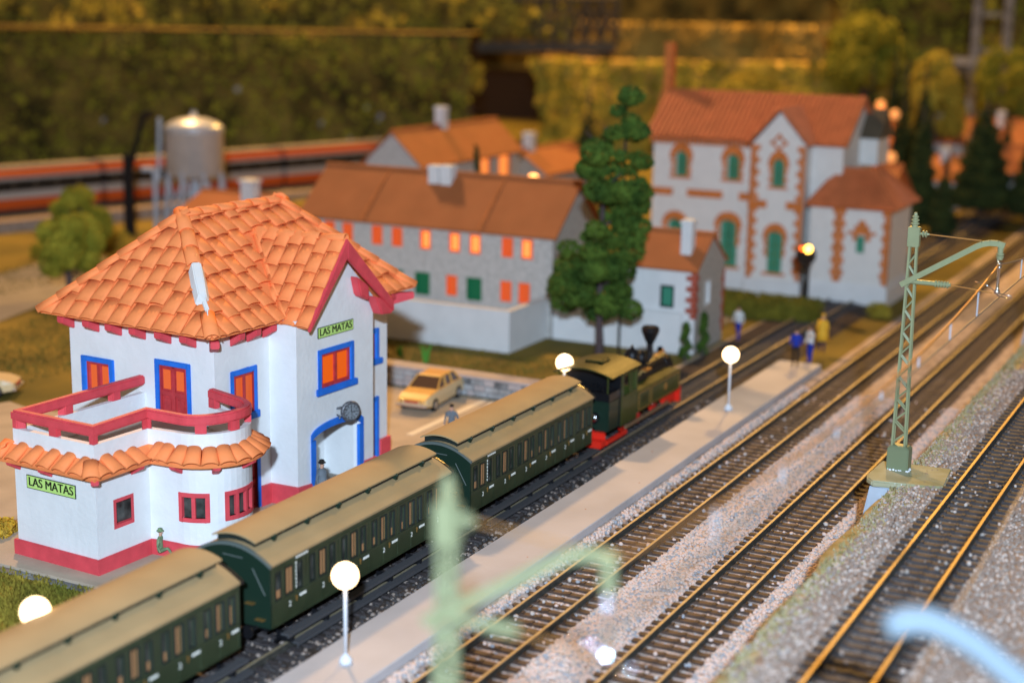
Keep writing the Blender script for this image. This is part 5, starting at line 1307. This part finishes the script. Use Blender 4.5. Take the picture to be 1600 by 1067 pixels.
# ------------------------------------------------------------------ water tower
t = thing('water_tower', 'brushed aluminium water tank with domed lid on grey steel legs', 'water tower', (100.6, 80.5, 0))
mb = MB(); mb.lathe([(.3, 4.2), (1.5, 4.35), (2.35, 4.8), (2.35, 8.1), (2.42, 8.15), (2.42, 8.3)], n=40); mb.build('tank', 'alum', t, True)
mb = MB(); mb.lathe([(2.45, 8.3), (2.3, 8.6), (1.8, 8.95), (1.0, 9.2), (.3, 9.28), (.28, 9.5), (.05, 9.55)], n=36); ld = mb.build('lid', 'alum', t, True)
mb = MB()
for k in range(4): a_ = k*PI/2; mb.tube([(.3*math.cos(a_), .3*math.sin(a_), 9.25), (.15*math.cos(a_), .15*math.sin(a_), 9.8)], .05, 5)
mb.build('vent', 'alum', ld)
for k in range(8):
    a_ = 2*PI*k/8+.2; mb = MB(); mb.tube([(2.75*math.cos(a_), 2.75*math.sin(a_), 0), (2.25*math.cos(a_), 2.25*math.sin(a_), 4.9)], .16, 6); mb.build('leg', 'alumw', t)
    b_ = a_+2*PI/8; mb = MB(); mb.tube([(2.3*math.cos(a_), 2.3*math.sin(a_), 4.6), (2.7*math.cos(b_), 2.7*math.sin(b_), .6)], .1, 5); mb.build('brace', 'alumw', t)
mb = MB(); mb.cyl((0, 0, 0), (0, 0, 4.4), .45, n=14); mb.build('riser_pipe', 'alumw', t)
mb = MB(); mb.tube([(-1.4, 2.35, 9.2), (-1.6, 2.45, 4.2)], .17, 6); mb.tube([(-1.9, 3.9, 5.0), (-1.6, 3.0, 5.0), (-1.5, 2.9, 4.6), (-1.5, 2.9, 0)], .22, 8); mb.build('spout_pipe', 'alumw', t)
t = thing('water_crane', 'black water crane with slanting arm left of the water tower', 'water crane', (97, 84.4, 0))
mb = MB(); mb.cyl((0, 0, 0), (0, 0, 6.4), .5, .4, n=10); mb.build('column', 'blackm', t); mb = MB(); mb.tube([(0, 0, 4.5), (.4, -1.4, 9.4)], .25, 6); mb.tube([(.4, -1.4, 9.4), (.6, -2.2, 9.7)], .3, 6); mb.build('crane_arm', 'blackm', t)
t = thing('white_post', 'square white post right of the water tower', 'post', (89.3, 66.6, 0)); mb = MB(); mb.box(-.5, .5, -.5, .5, 0, 6.0); mb.build('post_shaft', 'housewhite', t, bevel=.05); mb = MB(); mb.box(-.6, .6, -.6, .6, 6.0, 6.2); mb.build('post_cap', 'housewhite', t)

# ------------------------------------------------------------------ orange railcar train at the back
dT = Vector((30, -8.6, 0)).normalized(); T0_ = Vector((88, 97.3, 0)); aT = math.atan2(dT.y, dT.x)
mb = MB(); o_ = T0_; n_ = Vector((-dT.y, dT.x, 0))
mb.prism([T0_-dT*20-n_*4-Vector((0, 0, .2)), T0_-dT*20+n_*4-Vector((0, 0, .2)), T0_+dT*120+n_*4-Vector((0, 0, .2)), T0_+dT*120-n_*4-Vector((0, 0, .2))], (0, 0, 1.15)); o = mb.build('back_embankment', 'ballast2'); o['kind'] = 'structure'
t = thing('railway_track', 'track under the orange train at the back', 'railway track', tuple(T0_-dT*10+Vector((0, 0, .96))), aT)
for s_ in (-.75, .75):
    mb = MB(); mb.box(0, 120, s_-.06, s_+.06, .15, .34); mb.build('rail', 'railside', t)
mb = MB()
for k in range(180): mb.box(k*.6, k*.6+.25, -1.25, 1.25, 0, .15)
o = mb.build('sleepers', 'sleeperd', t, recalc=False); o['kind'] = 'stuff'
def railcar(k, label):
    p = T0_+dT*(k*19.6-4); t = thing('orange_railcar', label, 'railcar', (p.x, p.y, 1.3), aT, group='orange and cream railcars at the back'); Lr = 19; hw = 1.4
    mb = MB()
    for z0, z1, m_, e in ((.2, 1.05, 0, 0), (1.05, 1.65, 1, .02), (1.65, 2.55, 2, -.03), (2.55, 2.8, 1, .01)): mb.box(0, Lr, -hw-e, hw+e, z0, z1, m_)
    mb.build('body', ['railorange', 'railcream', 'raildark'], t)
    mb = MB()
    P_ = [(-hw-.02, 2.8), (-hw+.1, 3.2), (-.7, 3.5), (.7, 3.5), (hw-.1, 3.2), (hw+.02, 2.8)]
    mb.prism([(0, a_, b_) for a_, b_ in P_], (Lr, 0, 0)); mb.build('roof', 'railorange', t)
    mb = MB(); mb.box(0, Lr, -1.0, 1.0, 3.45, 3.6); mb.build('roof_walkway', 'road', t)
    for j in range(9):
        mb = MB(); mb.box(1+j*2, 2.6+j*2, -hw-.02, -hw+.05, 1.75, 2.45); mb.build('window', 'raildark', t)
        mb = MB(); mb.box(.75+j*2, .92+j*2, -hw-.03, -hw+.05, 1.65, 2.55); mb.build('window_pillar', 'bridge', t)
    for j in (2.5, 4.5, 14.5, 16.5):
        mb = MB(); mb.cyl((j, -.8, .02), (j, .8, .02), .42, n=14); mb.build('wheelset', 'blackm', t)
    return t
for k, lab in enumerate(('orange and cream railcar leftmost at the back', 'orange and cream railcar behind the water tower', 'orange and cream railcar running behind the village roofs')): railcar(k, lab)

# ------------------------------------------------------------------ backdrop: cliffs, shelves, bridge
def cliff(name, pts, z0, z1, ma, label=None, amp=1.6, sx=.9, extra=None, kind='structure', depth=2):
    p = Path(pts); nx = int(p.L/sx); nz = int((z1-z0)/.8); mb = MB(); ids = []
    for i in range(nx+1):
        q = p.L*i/nx; row = []
        for j in range(nz+1):
            z = z0+(z1-z0)*j/nz; e = amp*noise.fractal(Vector((q*.13, z*.09, 2)), .7, 2.2, 4)+.25*amp*noise.noise(Vector((q*.9, z*.35, 5))); b = p.at(q, e); row.append(mb.pv((b.x, b.y, z)))
        b = p.at(q, -depth); row.append(mb.pv((b.x, b.y, z1+.3))); ids.append(row)
    for A, B in zip(ids, ids[1:]):
        for j in range(len(A)-1): mb.f.append([A[j], B[j], B[j+1], A[j+1]]); mb.mi.append(0)
    o = mb.build(name, ma, smooth=True); o['kind'] = kind; return o
CL = [(70, 160), (103, 136), (121, 122), (143.5, 78.6)]
cliff('cliff', CL, -.5, 15.2, 'rock')
cp_ = Path(CL)
def crag(q, z, amp=1.6): return amp*noise.fractal(Vector((q*.13, z*.09, 2)), .7, 2.2, 4)+.25*amp*noise.noise(Vector((q*.9, z*.35, 5)))
rs = random.Random(5)
for k in range(16):
    q = rs.uniform(44, cp_.L-6); z = abs(rs.gauss(0, 1))*2.2+3.4; h_ = rs.uniform(.8, 2.0); w_ = rs.uniform(.3, .8); d_ = cp_.nrm(q); s_ = Vector((-d_.y, d_.x)); pts = []
    for a_, b_ in ((0, 0), (w_*.7, .1), (w_, h_*.5), (w_*.6, h_), (.1, h_*.9), (-.1, h_*.4)):
        p = cp_.at(q, crag(q, z+b_)-.25); pts.append((p.x+s_.x*a_, p.y+s_.y*a_, z+b_))
    mb = MB(); mb.prism(pts, (d_.x*.4, d_.y*.4, 0)); o = mb.build('bare_rock', 'rockgrey', bevel=.08); o['kind'] = 'structure'
def moss(name, path, z0, z1, n, ma, size, amp, seed, lab):
    g = np.random.default_rng(seed); P_ = []
    for _ in range(n):
        q = g.uniform(0, path.L); z = g.uniform(z0, z1); p = path.at(q, crag(q, z, amp)+g.uniform(-.1, .35)); P_.append((p.x, p.y, z))
    P_ = np.array(P_); nn = np.array([-.82, -.4, .35])+g.normal(scale=.5, size=(n, 3)); nn /= np.linalg.norm(nn, axis=1)[:, None]
    a = np.cross(nn, g.normal(size=(n, 3))); a /= np.linalg.norm(a, axis=1)[:, None]; b = np.cross(nn, a); s = g.uniform(size[0], size[1], (n, 1))
    V = np.stack([P_-a*s, P_-b*s*.8, P_+a*s, P_+b*s*.8], 1).reshape(-1, 3); F = np.arange(4*n).reshape(-1, 4)
    me = bpy.data.meshes.new(name); me.vertices.add(len(V)); me.vertices.foreach_set('co', V.ravel()); me.loops.add(F.size); me.loops.foreach_set('vertex_index', F.ravel().astype(np.int32)); me.polygons.add(n); me.polygons.foreach_set('loop_start', (np.arange(n)*4).astype(np.int32)); me.update(); me.validate(); me.materials.append(M[ma])
    o = bpy.data.objects.new(name, me); C.objects.link(o); tag(o, lab, 'moss', kind='stuff')
moss('cliff_moss', cp_, .5, 15.2, 5000, 'leafo', (.15, .5), 1.6, 1, 'olive moss growing over the dark cliff at the back')
moss('cliff_moss', cp_, .5, 15.2, 6000, 'rock', (.2, .6), 1.6, 2, 'brown matted growth covering the dark cliff at the back')
moss('cliff_moss', cp_, 12.5, 15.2, 2500, 'leafg', (.12, .4), 1.6, 3, 'yellow-green moss fringe along the cliff top')
# shelf edge line and the ground above
mb = MB(); band(mb, cp_, 0, cp_.L, 15.2, 15.42, -.5, .9); o = mb.build('shelf_edge', 'wood'); o['kind'] = 'structure'
UP = [(80, 190), (125, 160), (152, 105), (172, 80)]
cliff('upper_cliff', UP, 14.5, 34, 'rock', amp=3)
mb = MB(); mb.face([(104, 138, 15.3), (145, 80, 15.3), (166, 88, 15.3), (130, 180, 15.3)]); o = mb.build('upper_shelf', 'rock'); o['kind'] = 'structure'
cliff('golden_hill', [(166, 82), (163, 72), (170, 62), (178, 49.5), (190, 46)], -1, 12.2, 'rockgold', amp=2.2)
cliff('golden_hill_top', [(178, 88), (180, 72), (186, 58), (196, 50)], 12, 16.2, 'rockgold', amp=1.6)
for (pp, a_, b_, n_, m_, am, sd) in (([(166, 82), (163, 72), (170, 62), (178, 49.5), (190, 46)], 0, 12.4, 5000, 'leafg', 2.2, 4), ([(178, 88), (180, 72), (186, 58), (196, 50)], 12, 16.4, 2500, 'rockgold', 1.6, 5), ([(80, 190), (125, 160), (152, 105), (172, 80)], 14.5, 30, 7000, 'leafg', 3, 6), ([(186, 52), (192, 38), (200, 20), (215, -10)], 0, 26, 5000, 'leafo', 3, 7)):
    moss('hill_growth', Path(pp), a_, b_, n_, m_, (.2, .7), am, sd, {4: 'golden growth on the hill left of the villa chimney', 5: 'golden growth along the hilltop', 6: 'yellow-green growth on the upper cliff at the top left', 7: 'olive growth on the hillside at the top right'}[sd])
cliff('right_hillside', [(186, 52), (192, 38), (200, 20), (215, -10)], -1, 26, 'rock', amp=3)
cliff('brown_hill', [(186, 100), (196, 70), (204, 55)], 10, 30, 'rock', amp=2)
mb = MB(); mb.prism([(290, 260, -5), (235, 260, -5), (235, 150, -5), (250, 20, -5), (258, -60, -5), (320, -60, -5), (320, 260, -5)], (0, 0, 90)); o = mb.build('dark_backdrop', 'dark'); o['kind'] = 'structure'
mb = MB(); mb.box(200, 204, 70, 120, -1, 26); o = mb.build('dark_wall', 'dark'); o['kind'] = 'structure'
# bridge
b0 = Vector((166, 90, 14.0)); b1 = Vector((172, 74.5, 14.3)); bd = (b1-b0).normalized()
t = thing('truss_bridge', 'blurred dark steel truss bridge across the gap in the hills', 'bridge', tuple(b0)); Lb = (b1-b0).length
mb = MB(); mb.prism([(0, 0, -1.2), tuple(bd*Lb+Vector((0, 0, -1.2))), tuple(bd*Lb+Vector((4, 1.5, -1.2))), (4, 1.5, -1.2)], (0, 0, 1.2)); mb.build('deck', 'bridge', t)
for off in (Vector((0, 0, 0)), Vector((4, 1.5, 0))):
    n = 9
    for k in range(n+1):
        p = bd*(Lb*k/n)+off; mb = MB(); mb.cyl(p, p+Vector((0, 0, 5)), .22, n=5); mb.build('truss_post', 'bridge', t)
        if k < n:
            q = bd*(Lb*(k+1)/n)+off; mb = MB(); mb.cyl(p, q+Vector((0, 0, 5)), .16, n=5); mb.cyl(p+Vector((0, 0, 5)), q, .16, n=5); mb.build('truss_diagonal', 'bridge', t)
    mb = MB(); mb.cyl(Vector((0, 0, 5))+off, bd*Lb+Vector((0, 0, 5))+off, .3, n=5); mb.build('top_chord', 'bridge', t)
for k, (x, y) in enumerate(((165, 93.5), (171, 77))):
    tt = thing('bridge_pier', ('left', 'right')[k]+'-hand grey bridge pier under the truss bridge', 'bridge pier', (x, y, 0)); mb = MB(); mb.hexa([(-1.6, -1.2, 0), (1.6, -1.2, 0), (1.6, 1.2, 0), (-1.6, 1.2, 0), (-1.2, -.9, 12.8), (1.2, -.9, 12.8), (1.2, .9, 12.8), (-1.2, .9, 12.8)]); mb.build('pier_shaft', 'bridge', tt, bevel=.1); mb = MB(); mb.box(-1.7, 1.7, -1.3, 1.3, 12.3, 12.9); mb.build('pier_cap', 'bridge', tt)
# concrete frames upper right
for k, (x, y, z0, h_, lab) in enumerate(((182, 33, 0, 24, 'pale concrete bridge tower upper right'), (190, 24, 0, 26, 'second pale bridge tower at the top right corner'))):
    t = thing('bridge_tower', lab, 'bridge tower', (x, y, z0))
    for q in (-1.7, 1.7):
        mb = MB(); mb.box(-.5, .5, q-.45, q+.45, 0, h_); mb.build('tower_leg', 'stone2', t)
    for z in (7, 10, 14, 18): mb = MB(); mb.box(-.3, .3, -1.6, 1.6, z, z+.5); mb.build('tower_beam', 'stone2', t)
mb = MB(); mb.box(183, 186, -10, 46, 11.4, 12.6); t = thing('concrete_viaduct', 'dark concrete viaduct deck across the upper right', 'viaduct', (183, 18, 11.4)); 
mb = MB(); mb.box(0, 3, -28, 21, 0, 1.2); mb.build('viaduct_deck', 'bridge', t); mb = MB(); mb.box(-.2, .1, -28, 21, 1.2, 2.0); mb.build('viaduct_parapet', 'greywall', t)

# ------------------------------------------------------------------ vegetation
def leaves(name, C_, R_, n, ma, parent, size=(.12, .26), flat=.5, seed=1):
    """C_: clump centres (k,3), R_: radii (k,3); leaf quads over and inside the clumps"""
    g = np.random.default_rng(seed); C_ = np.array(C_, float); R_ = np.array(R_, float); k = g.choice(len(C_), n, p=(R_.prod(1)**.67)/np.sum(R_.prod(1)**.67))
    d = g.normal(size=(n, 3)); d /= np.linalg.norm(d, axis=1)[:, None]; rad = .72+.32*g.random((n, 1))**.6
    P_ = C_[k]+d*R_[k]*rad
    nn = d+g.normal(scale=.55, size=(n, 3)); nn /= np.linalg.norm(nn, axis=1)[:, None]
    a = np.cross(nn, g.normal(size=(n, 3))); a /= np.linalg.norm(a, axis=1)[:, None]; b = np.cross(nn, a)
    s = g.uniform(size[0], size[1], (n, 1)); 
    V = np.stack([P_-a*s, P_-b*s*.6+nn*s*.15, P_+a*s, P_+b*s*.6-nn*s*.1], 1).reshape(-1, 3); F = np.arange(4*n).reshape(-1, 4)
    me = bpy.data.meshes.new(name); me.vertices.add(len(V)); me.vertices.foreach_set('co', V.ravel()); me.loops.add(F.size); me.loops.foreach_set('vertex_index', F.ravel().astype(np.int32)); me.polygons.add(n); me.polygons.foreach_set('loop_start', (np.arange(n)*4).astype(np.int32)); me.update(); me.validate(); me.materials.append(M[ma])
    o = bpy.data.objects.new(name, me); C.objects.link(o); o.parent = parent; return o
def trunk(t, h_, r_, limbs=6, top=None, ma='bark', z1=None):
    mb = MB(); top = top or h_; mb.tube([(0, 0, -.1), (.03, 0, h_*.3), (-.05, .05, h_*.7), (0, 0, top)], [r_*1.4, r_, r_*.8, r_*.25], 10)
    for k in range(limbs):
        a_ = k*2.4; z = h_*.55+(top-h_*.55)*k/limbs; l_ = r_*5; mb.tube([(0, 0, z), (math.cos(a_)*l_*.6, math.sin(a_)*l_*.6, z+l_*.3), (math.cos(a_)*l_*1.3, math.sin(a_)*l_*1.3, z+l_*.8)], [r_*.4, r_*.25, r_*.08], 5)
    return mb.build('trunk', ma, t, True)
# tall tree
t = thing('tall_tree', 'tall dark green clumpy tree in front of the small cottage and long house', 'tree', (75.2, 33.0, 0))
trunk(t, 3.5, .22, 10, 12.5)
cl = []; rd = []; g = random.Random(3)
prof = [(3.1, 1.6, .2, 1), (3.8, 2.1, .15, 1), (4.6, 2.1, .0, 1), (5.6, 2.2, -.05, 1), (6.6, 1.9, -.4, 1), (7.6, 2.1, -.6, 1), (8.7, 2.2, -.75, 1), (9.7, 1.9, -.8, 1), (10.8, 1.8, -.8, 1), (11.9, 1.4, -.95, 1), (12.9, 1.2, -1.1, 1), (13.6, .8, -1.15, 1)]
for z, r_, dy, _ in prof:
    n = max(3, int(r_*3.4))
    for k in range(n):
        if g.random() < .10: continue
        a_ = k*2*PI/n+z*1.7; q = r_*g.uniform(.4, .92); cl.append((math.cos(a_)*q*.9, math.sin(a_)*q+dy, z+g.uniform(-.6, .6))); s_ = g.uniform(.35, 1.0)*(.6+.2*r_); rd.append((s_, s_, s_*.75))
cl += [(0.2, 2.2, 2.9), (.1, -1.7, 2.9), (-.3, -2.3, 9.2), (0, 2.5, 3.6)]; rd += [(.8, .8, .6), (.7, .7, .55), (.6, .6, .5), (.7, .7, .5)]
leaves('crown', cl, rd, 21000, 'leaf', t, (.08, .19), seed=5)
# round trees by the orange train
def roundtree(name, label, loc, R_, zc, n, ma='leafo', th=2.2, cat='tree', group=None, sq=1.0, seed=2, k_=26):
    t = thing(name, label, cat, loc, group=group); trunk(t, th, R_*.11, 6, zc+R_*.3)
    g = random.Random(seed); cl = []; rd = []
    for k in range(k_):
        a_ = g.uniform(0, 2*PI); u_ = g.uniform(-.8, 1); q = math.sqrt(max(0, 1-u_*u_)); s_ = g.uniform(.28, .45)*R_
        cl.append((math.cos(a_)*q*R_*.72, math.sin(a_)*q*R_*.72, zc+u_*R_*.72*sq)); rd.append((s_, s_, s_))
    leaves('crown', cl, rd, n, ma, t, (R_*.04, R_*.085), seed=seed); return t
roundtree('round_tree', 'nearer round olive tree left of the station roof', (72.8, 68.4, 0), 2.1, 3.5, 12000, seed=4)
roundtree('round_tree', 'farther round olive tree beside the orange train', (83.2, 76.9, 0), 2.15, 3.5, 12000, seed=9)
def conifer(label, loc, h_, r_, n=5000, group='dark conifers', seed=1, ma='leafd'):
    t = thing('conifer', label, 'conifer', loc, group=group); trunk(t, h_*.4, r_*.09+.05, 0, h_*.95)
    g = random.Random(seed); cl = []; rd = []; K = 14
    for k in range(K):
        f = k/(K-1); z = h_*(.1+.87*f); rr_ = r_*(1-f)**.8*(.85+.2*(k % 2)); m_ = max(1, int(rr_*5))
        for j in range(m_):
            a_ = j*2*PI/m_+k; cl.append((math.cos(a_)*rr_*.6, math.sin(a_)*rr_*.6, z)); rd.append((max(.12, rr_*.5), max(.12, rr_*.5), h_/K*.75))
    leaves('crown', cl, rd, n, ma, t, (.1, .24), seed=seed); return t
conifer('large dark conifer standing alone on the right', (140, 25.2, 1.3), 10.2, 2.7, 16000, seed=2)
conifer('tall narrow conifer right of the villa wing', (134, 29.3, 0), 11.6, 1.7, 11000, seed=3)
conifer('short narrow conifer between the two tall ones', (131.5, 26.7, 0), 6.6, 1.2, 7000, seed=4)
conifer('slender conifer behind the long house ridge', (90.5, 49.0, 0), 9.3, .75, 3500, seed=5)
conifer('dark conifer in the shadow under the bridge', (130, 58.8, 0), 11.5, 1.5, 4500, seed=6)
conifer('dark conifer behind the villa ridge lamp', (158, 40, 1), 12.5, 1.3, 4500, seed=7)
conifer('second dark conifer behind the villa ridge lamp', (152, 35.2, 1), 13.5, 1.3, 4500, seed=8)
conifer('dark green column tree above the villa roof', (130, 48.0, 0), 12.6, 1.8, 5000, seed=12)
conifer('dark conifer cut by the right frame edge', (140, 21.2, 1), 8.5, 1.7, 9000, seed=13)
conifer('slim dark conifer behind the brightest amber lamp', (160, 38.2, 2), 13.0, 1.2, 4500, seed=31)
conifer('slim dark conifer left of the golden tree', (156, 34.2, 2), 12.0, 1.3, 4500, seed=32)
conifer('thin dark conifer between the pink cottage and the amber houses', (146, 24.4, 1), 9.0, 1.2, 4500, seed=33)
roundtree('golden_tree', 'tall yellow-green tree above the pink-roofed cottage', (160, 34.0, 0), 3.4, 9.6, 9000, 'leafg', th=6, sq=1.5, seed=11)
roundtree('golden_tree', 'yellow-green tree at the top right beside the bridge tower', (165, 28.5, 0), 2.6, 12.0, 8000, 'leafo', th=8, sq=1.5, seed=13)
roundtree('golden_tree', 'broad yellow-green bush on the golden hill', (163, 54, 1), 4.2, 6.5, 8000, 'leafg', th=4, seed=15)
roundtree('golden_tree', 'high yellow-green tree mass right of the golden hill', (178, 46, 2), 4.6, 11.5, 9000, 'leafo', th=8, seed=17)
roundtree('golden_tree', 'green bush glowing left of the bridge opening', (150, 82, 1), 1.8, 9.6, 3500, 'leafg', th=7, seed=19)
# fir-like shrubs by the cottage
conifer('small green cone shrub nearest the garden wall end', (77.2, 28.8, 0), 2.0, .35, 900, group='cone shrubs by the cottage', seed=21, ma='leaf')
conifer('small green cone shrub at the cottage corner', (78.9, 28.4, 0), 2.3, .3, 900, group='cone shrubs by the cottage', seed=22, ma='leaf')
# hedge in front of the villa
t = thing('clipped_hedge', 'long clipped yellow-green hedge in front of the villa', 'hedge', (91, 25.6, 0))
mb = MB(); mb.box(-.9, .9, .2, 6.2, 0, 1.1); mb.build('hedge_core', 'hedge', t)
cl = [(x_, y_, z_) for y_ in np.arange(.2, 6.5, .5) for x_ in (-.7, 0, .7) for z_ in (.4, 1.0)]
leaves('foliage', cl, [(.5, .5, .42)]*len(cl), 9000, 'hedge', t, (.07, .15), seed=31)
# rough grass / scatter strips (uncountable)
def tufts(name, poly_fn, n, ma, size=(.06, .16), seed=1):
    g = np.random.default_rng(seed); P_ = poly_fn(g, n); n = len(P_); th = g.uniform(0, PI, n); h = g.uniform(size[0], size[1], n)*1.6; w_ = h*.35
    dx, dy = np.cos(th)*w_, np.sin(th)*w_; lx, ly = g.normal(scale=.3, size=n)*h, g.normal(scale=.3, size=n)*h
    V = np.stack([np.stack([P_[:, 0]-dx, P_[:, 1]-dy, P_[:, 2]], 1), np.stack([P_[:, 0]+dx, P_[:, 1]+dy, P_[:, 2]], 1), np.stack([P_[:, 0]+lx, P_[:, 1]+ly, P_[:, 2]+h], 1)], 1).reshape(-1, 3)
    me = bpy.data.meshes.new(name); me.vertices.add(len(V)); me.vertices.foreach_set('co', V.ravel()); me.loops.add(3*n); me.loops.foreach_set('vertex_index', np.arange(3*n, dtype=np.int32)); me.polygons.add(n); me.polygons.foreach_set('loop_start', (np.arange(n)*3).astype(np.int32)); me.update(); me.validate(); me.materials.append(M[ma])
    o = bpy.data.objects.new(name, me); C.objects.link(o); tag(o, {'turf_grass': 'yellow-green turf below the lamp at the lower left', 'meadow_grass': 'golden brown grass round the village', 'shoulder_grass': 'sparse yellow-green grass on the embankment shoulder'}.get(name, name.replace('_', ' ')), 'grass', kind='stuff'); return o
tufts('turf_grass', lambda g, n: np.stack([g.uniform(22, 36, n), g.uniform(28, 41, n), np.full(n, .01)], 1), 30000, 'green', (.05, .12), 1)
def fm(g, n):
    x = g.uniform(52, 110, n); y = g.uniform(29.5, 80, n); ok = ((x > 66) & (y < 60)) | (y > 55); ok &= ~((x > 73.5) & (x < 85) & (y > 29.5) & (y < 56)); ok &= ~((x > 97) & (y < 41)); ok &= ~((y > 60) & (y < 73) & (x < 88) & (y > 46+.3*x) & (y < 55+.31*x))
    return np.stack([x, y, np.zeros(n)], 1)[ok]
tufts('meadow_grass', fm, 60000, 'earth', (.05, .13), 2)
tufts('shoulder_grass', lambda g, n: (lambda x, y: np.stack([x, y, np.interp(y, [10.3, 10.85, 11.5, 11.8, 12.3, 12.8], [2.79, 2.77, 2.63, 1.4, .12, .08])], 1))(g.uniform(30, 90, n), 10.7+g.beta(2, 2, n)*1.3), 4500, 'scatter', (.05, .12), 3)
def bush(label, loc, r_, ma, n=900, seed=1, name='small_bush', cat='bush'):
    t = thing(name, label, cat, loc); leaves('foliage', [(0, 0, r_*.5), (r_*.6, .1, r_*.4), (-r_*.5, -.1, r_*.35), (.1, r_*.5, r_*.45)], [(r_*.7, r_*.7, r_*.6)]*4, n, ma, t, (.05, .12), seed=seed)
    mb = MB(); mb.cyl((0, 0, -.05), (0, 0, r_*.5), .04); mb.build('stem', 'bark', t)
for i, (x, y) in enumerate(((69.6, 40.6), (70.2, 42.6))):
    t = thing('grass_tuft', ('larger', 'smaller')[i]+' bright green grass tuft above the stone wall', 'grass tuft', (x, y, 0))
    for k in range(14):
        mb = MB(); a_ = random.uniform(0, 2*PI); h_ = random.uniform(.5, .9)*(1.2 if i == 0 else .7); q = random.uniform(.05, .35); mb.tube([(.1*math.cos(a_), .1*math.sin(a_), 0), (q*.6*math.cos(a_), q*.6*math.sin(a_), h_*.6), (q*math.cos(a_), q*math.sin(a_), h_)], [.05, .045, .01], 4); mb.build('blade', 'grassg', t)
bush('low green bush by the tall tree foot', (75.5, 31.0, 0), .5, 'grassg', seed=41)
bush('clump of yellow flowers at the left frame edge beside the annex', (37.6, 41.6, 0), .95, 'flower', 2600, seed=42, name='flower_clump', cat='flowers')
bush('second clump of yellow flowers touching the annex corner', (38.6, 39.9, 0), .5, 'flower', 1400, seed=43, name='flower_clump', cat='flowers')
bush('rust-coloured bush right of the hedge', (101, 24.6, 0), 1.0, 'brick', 1200, seed=44)
bush('yellow bush beside the far track', (95, 22.6, 0), .8, 'leafg', 900, seed=45)
# undergrowth along the back embankment
for k in range(9):
    f = k/8; bush('scrub bush at the foot of the back embankment, %s from the left' % ('first', 'second', 'third', 'fourth', 'fifth', 'sixth', 'seventh', 'eighth', 'ninth')[k], (70+f*34+random.uniform(-2, 2), 86-f*12+random.uniform(-2, 2), 0), random.uniform(.8, 1.5), 'leafo' if k % 2 else 'earth', 1300, seed=50+k)
SC.render.film_transparent = False
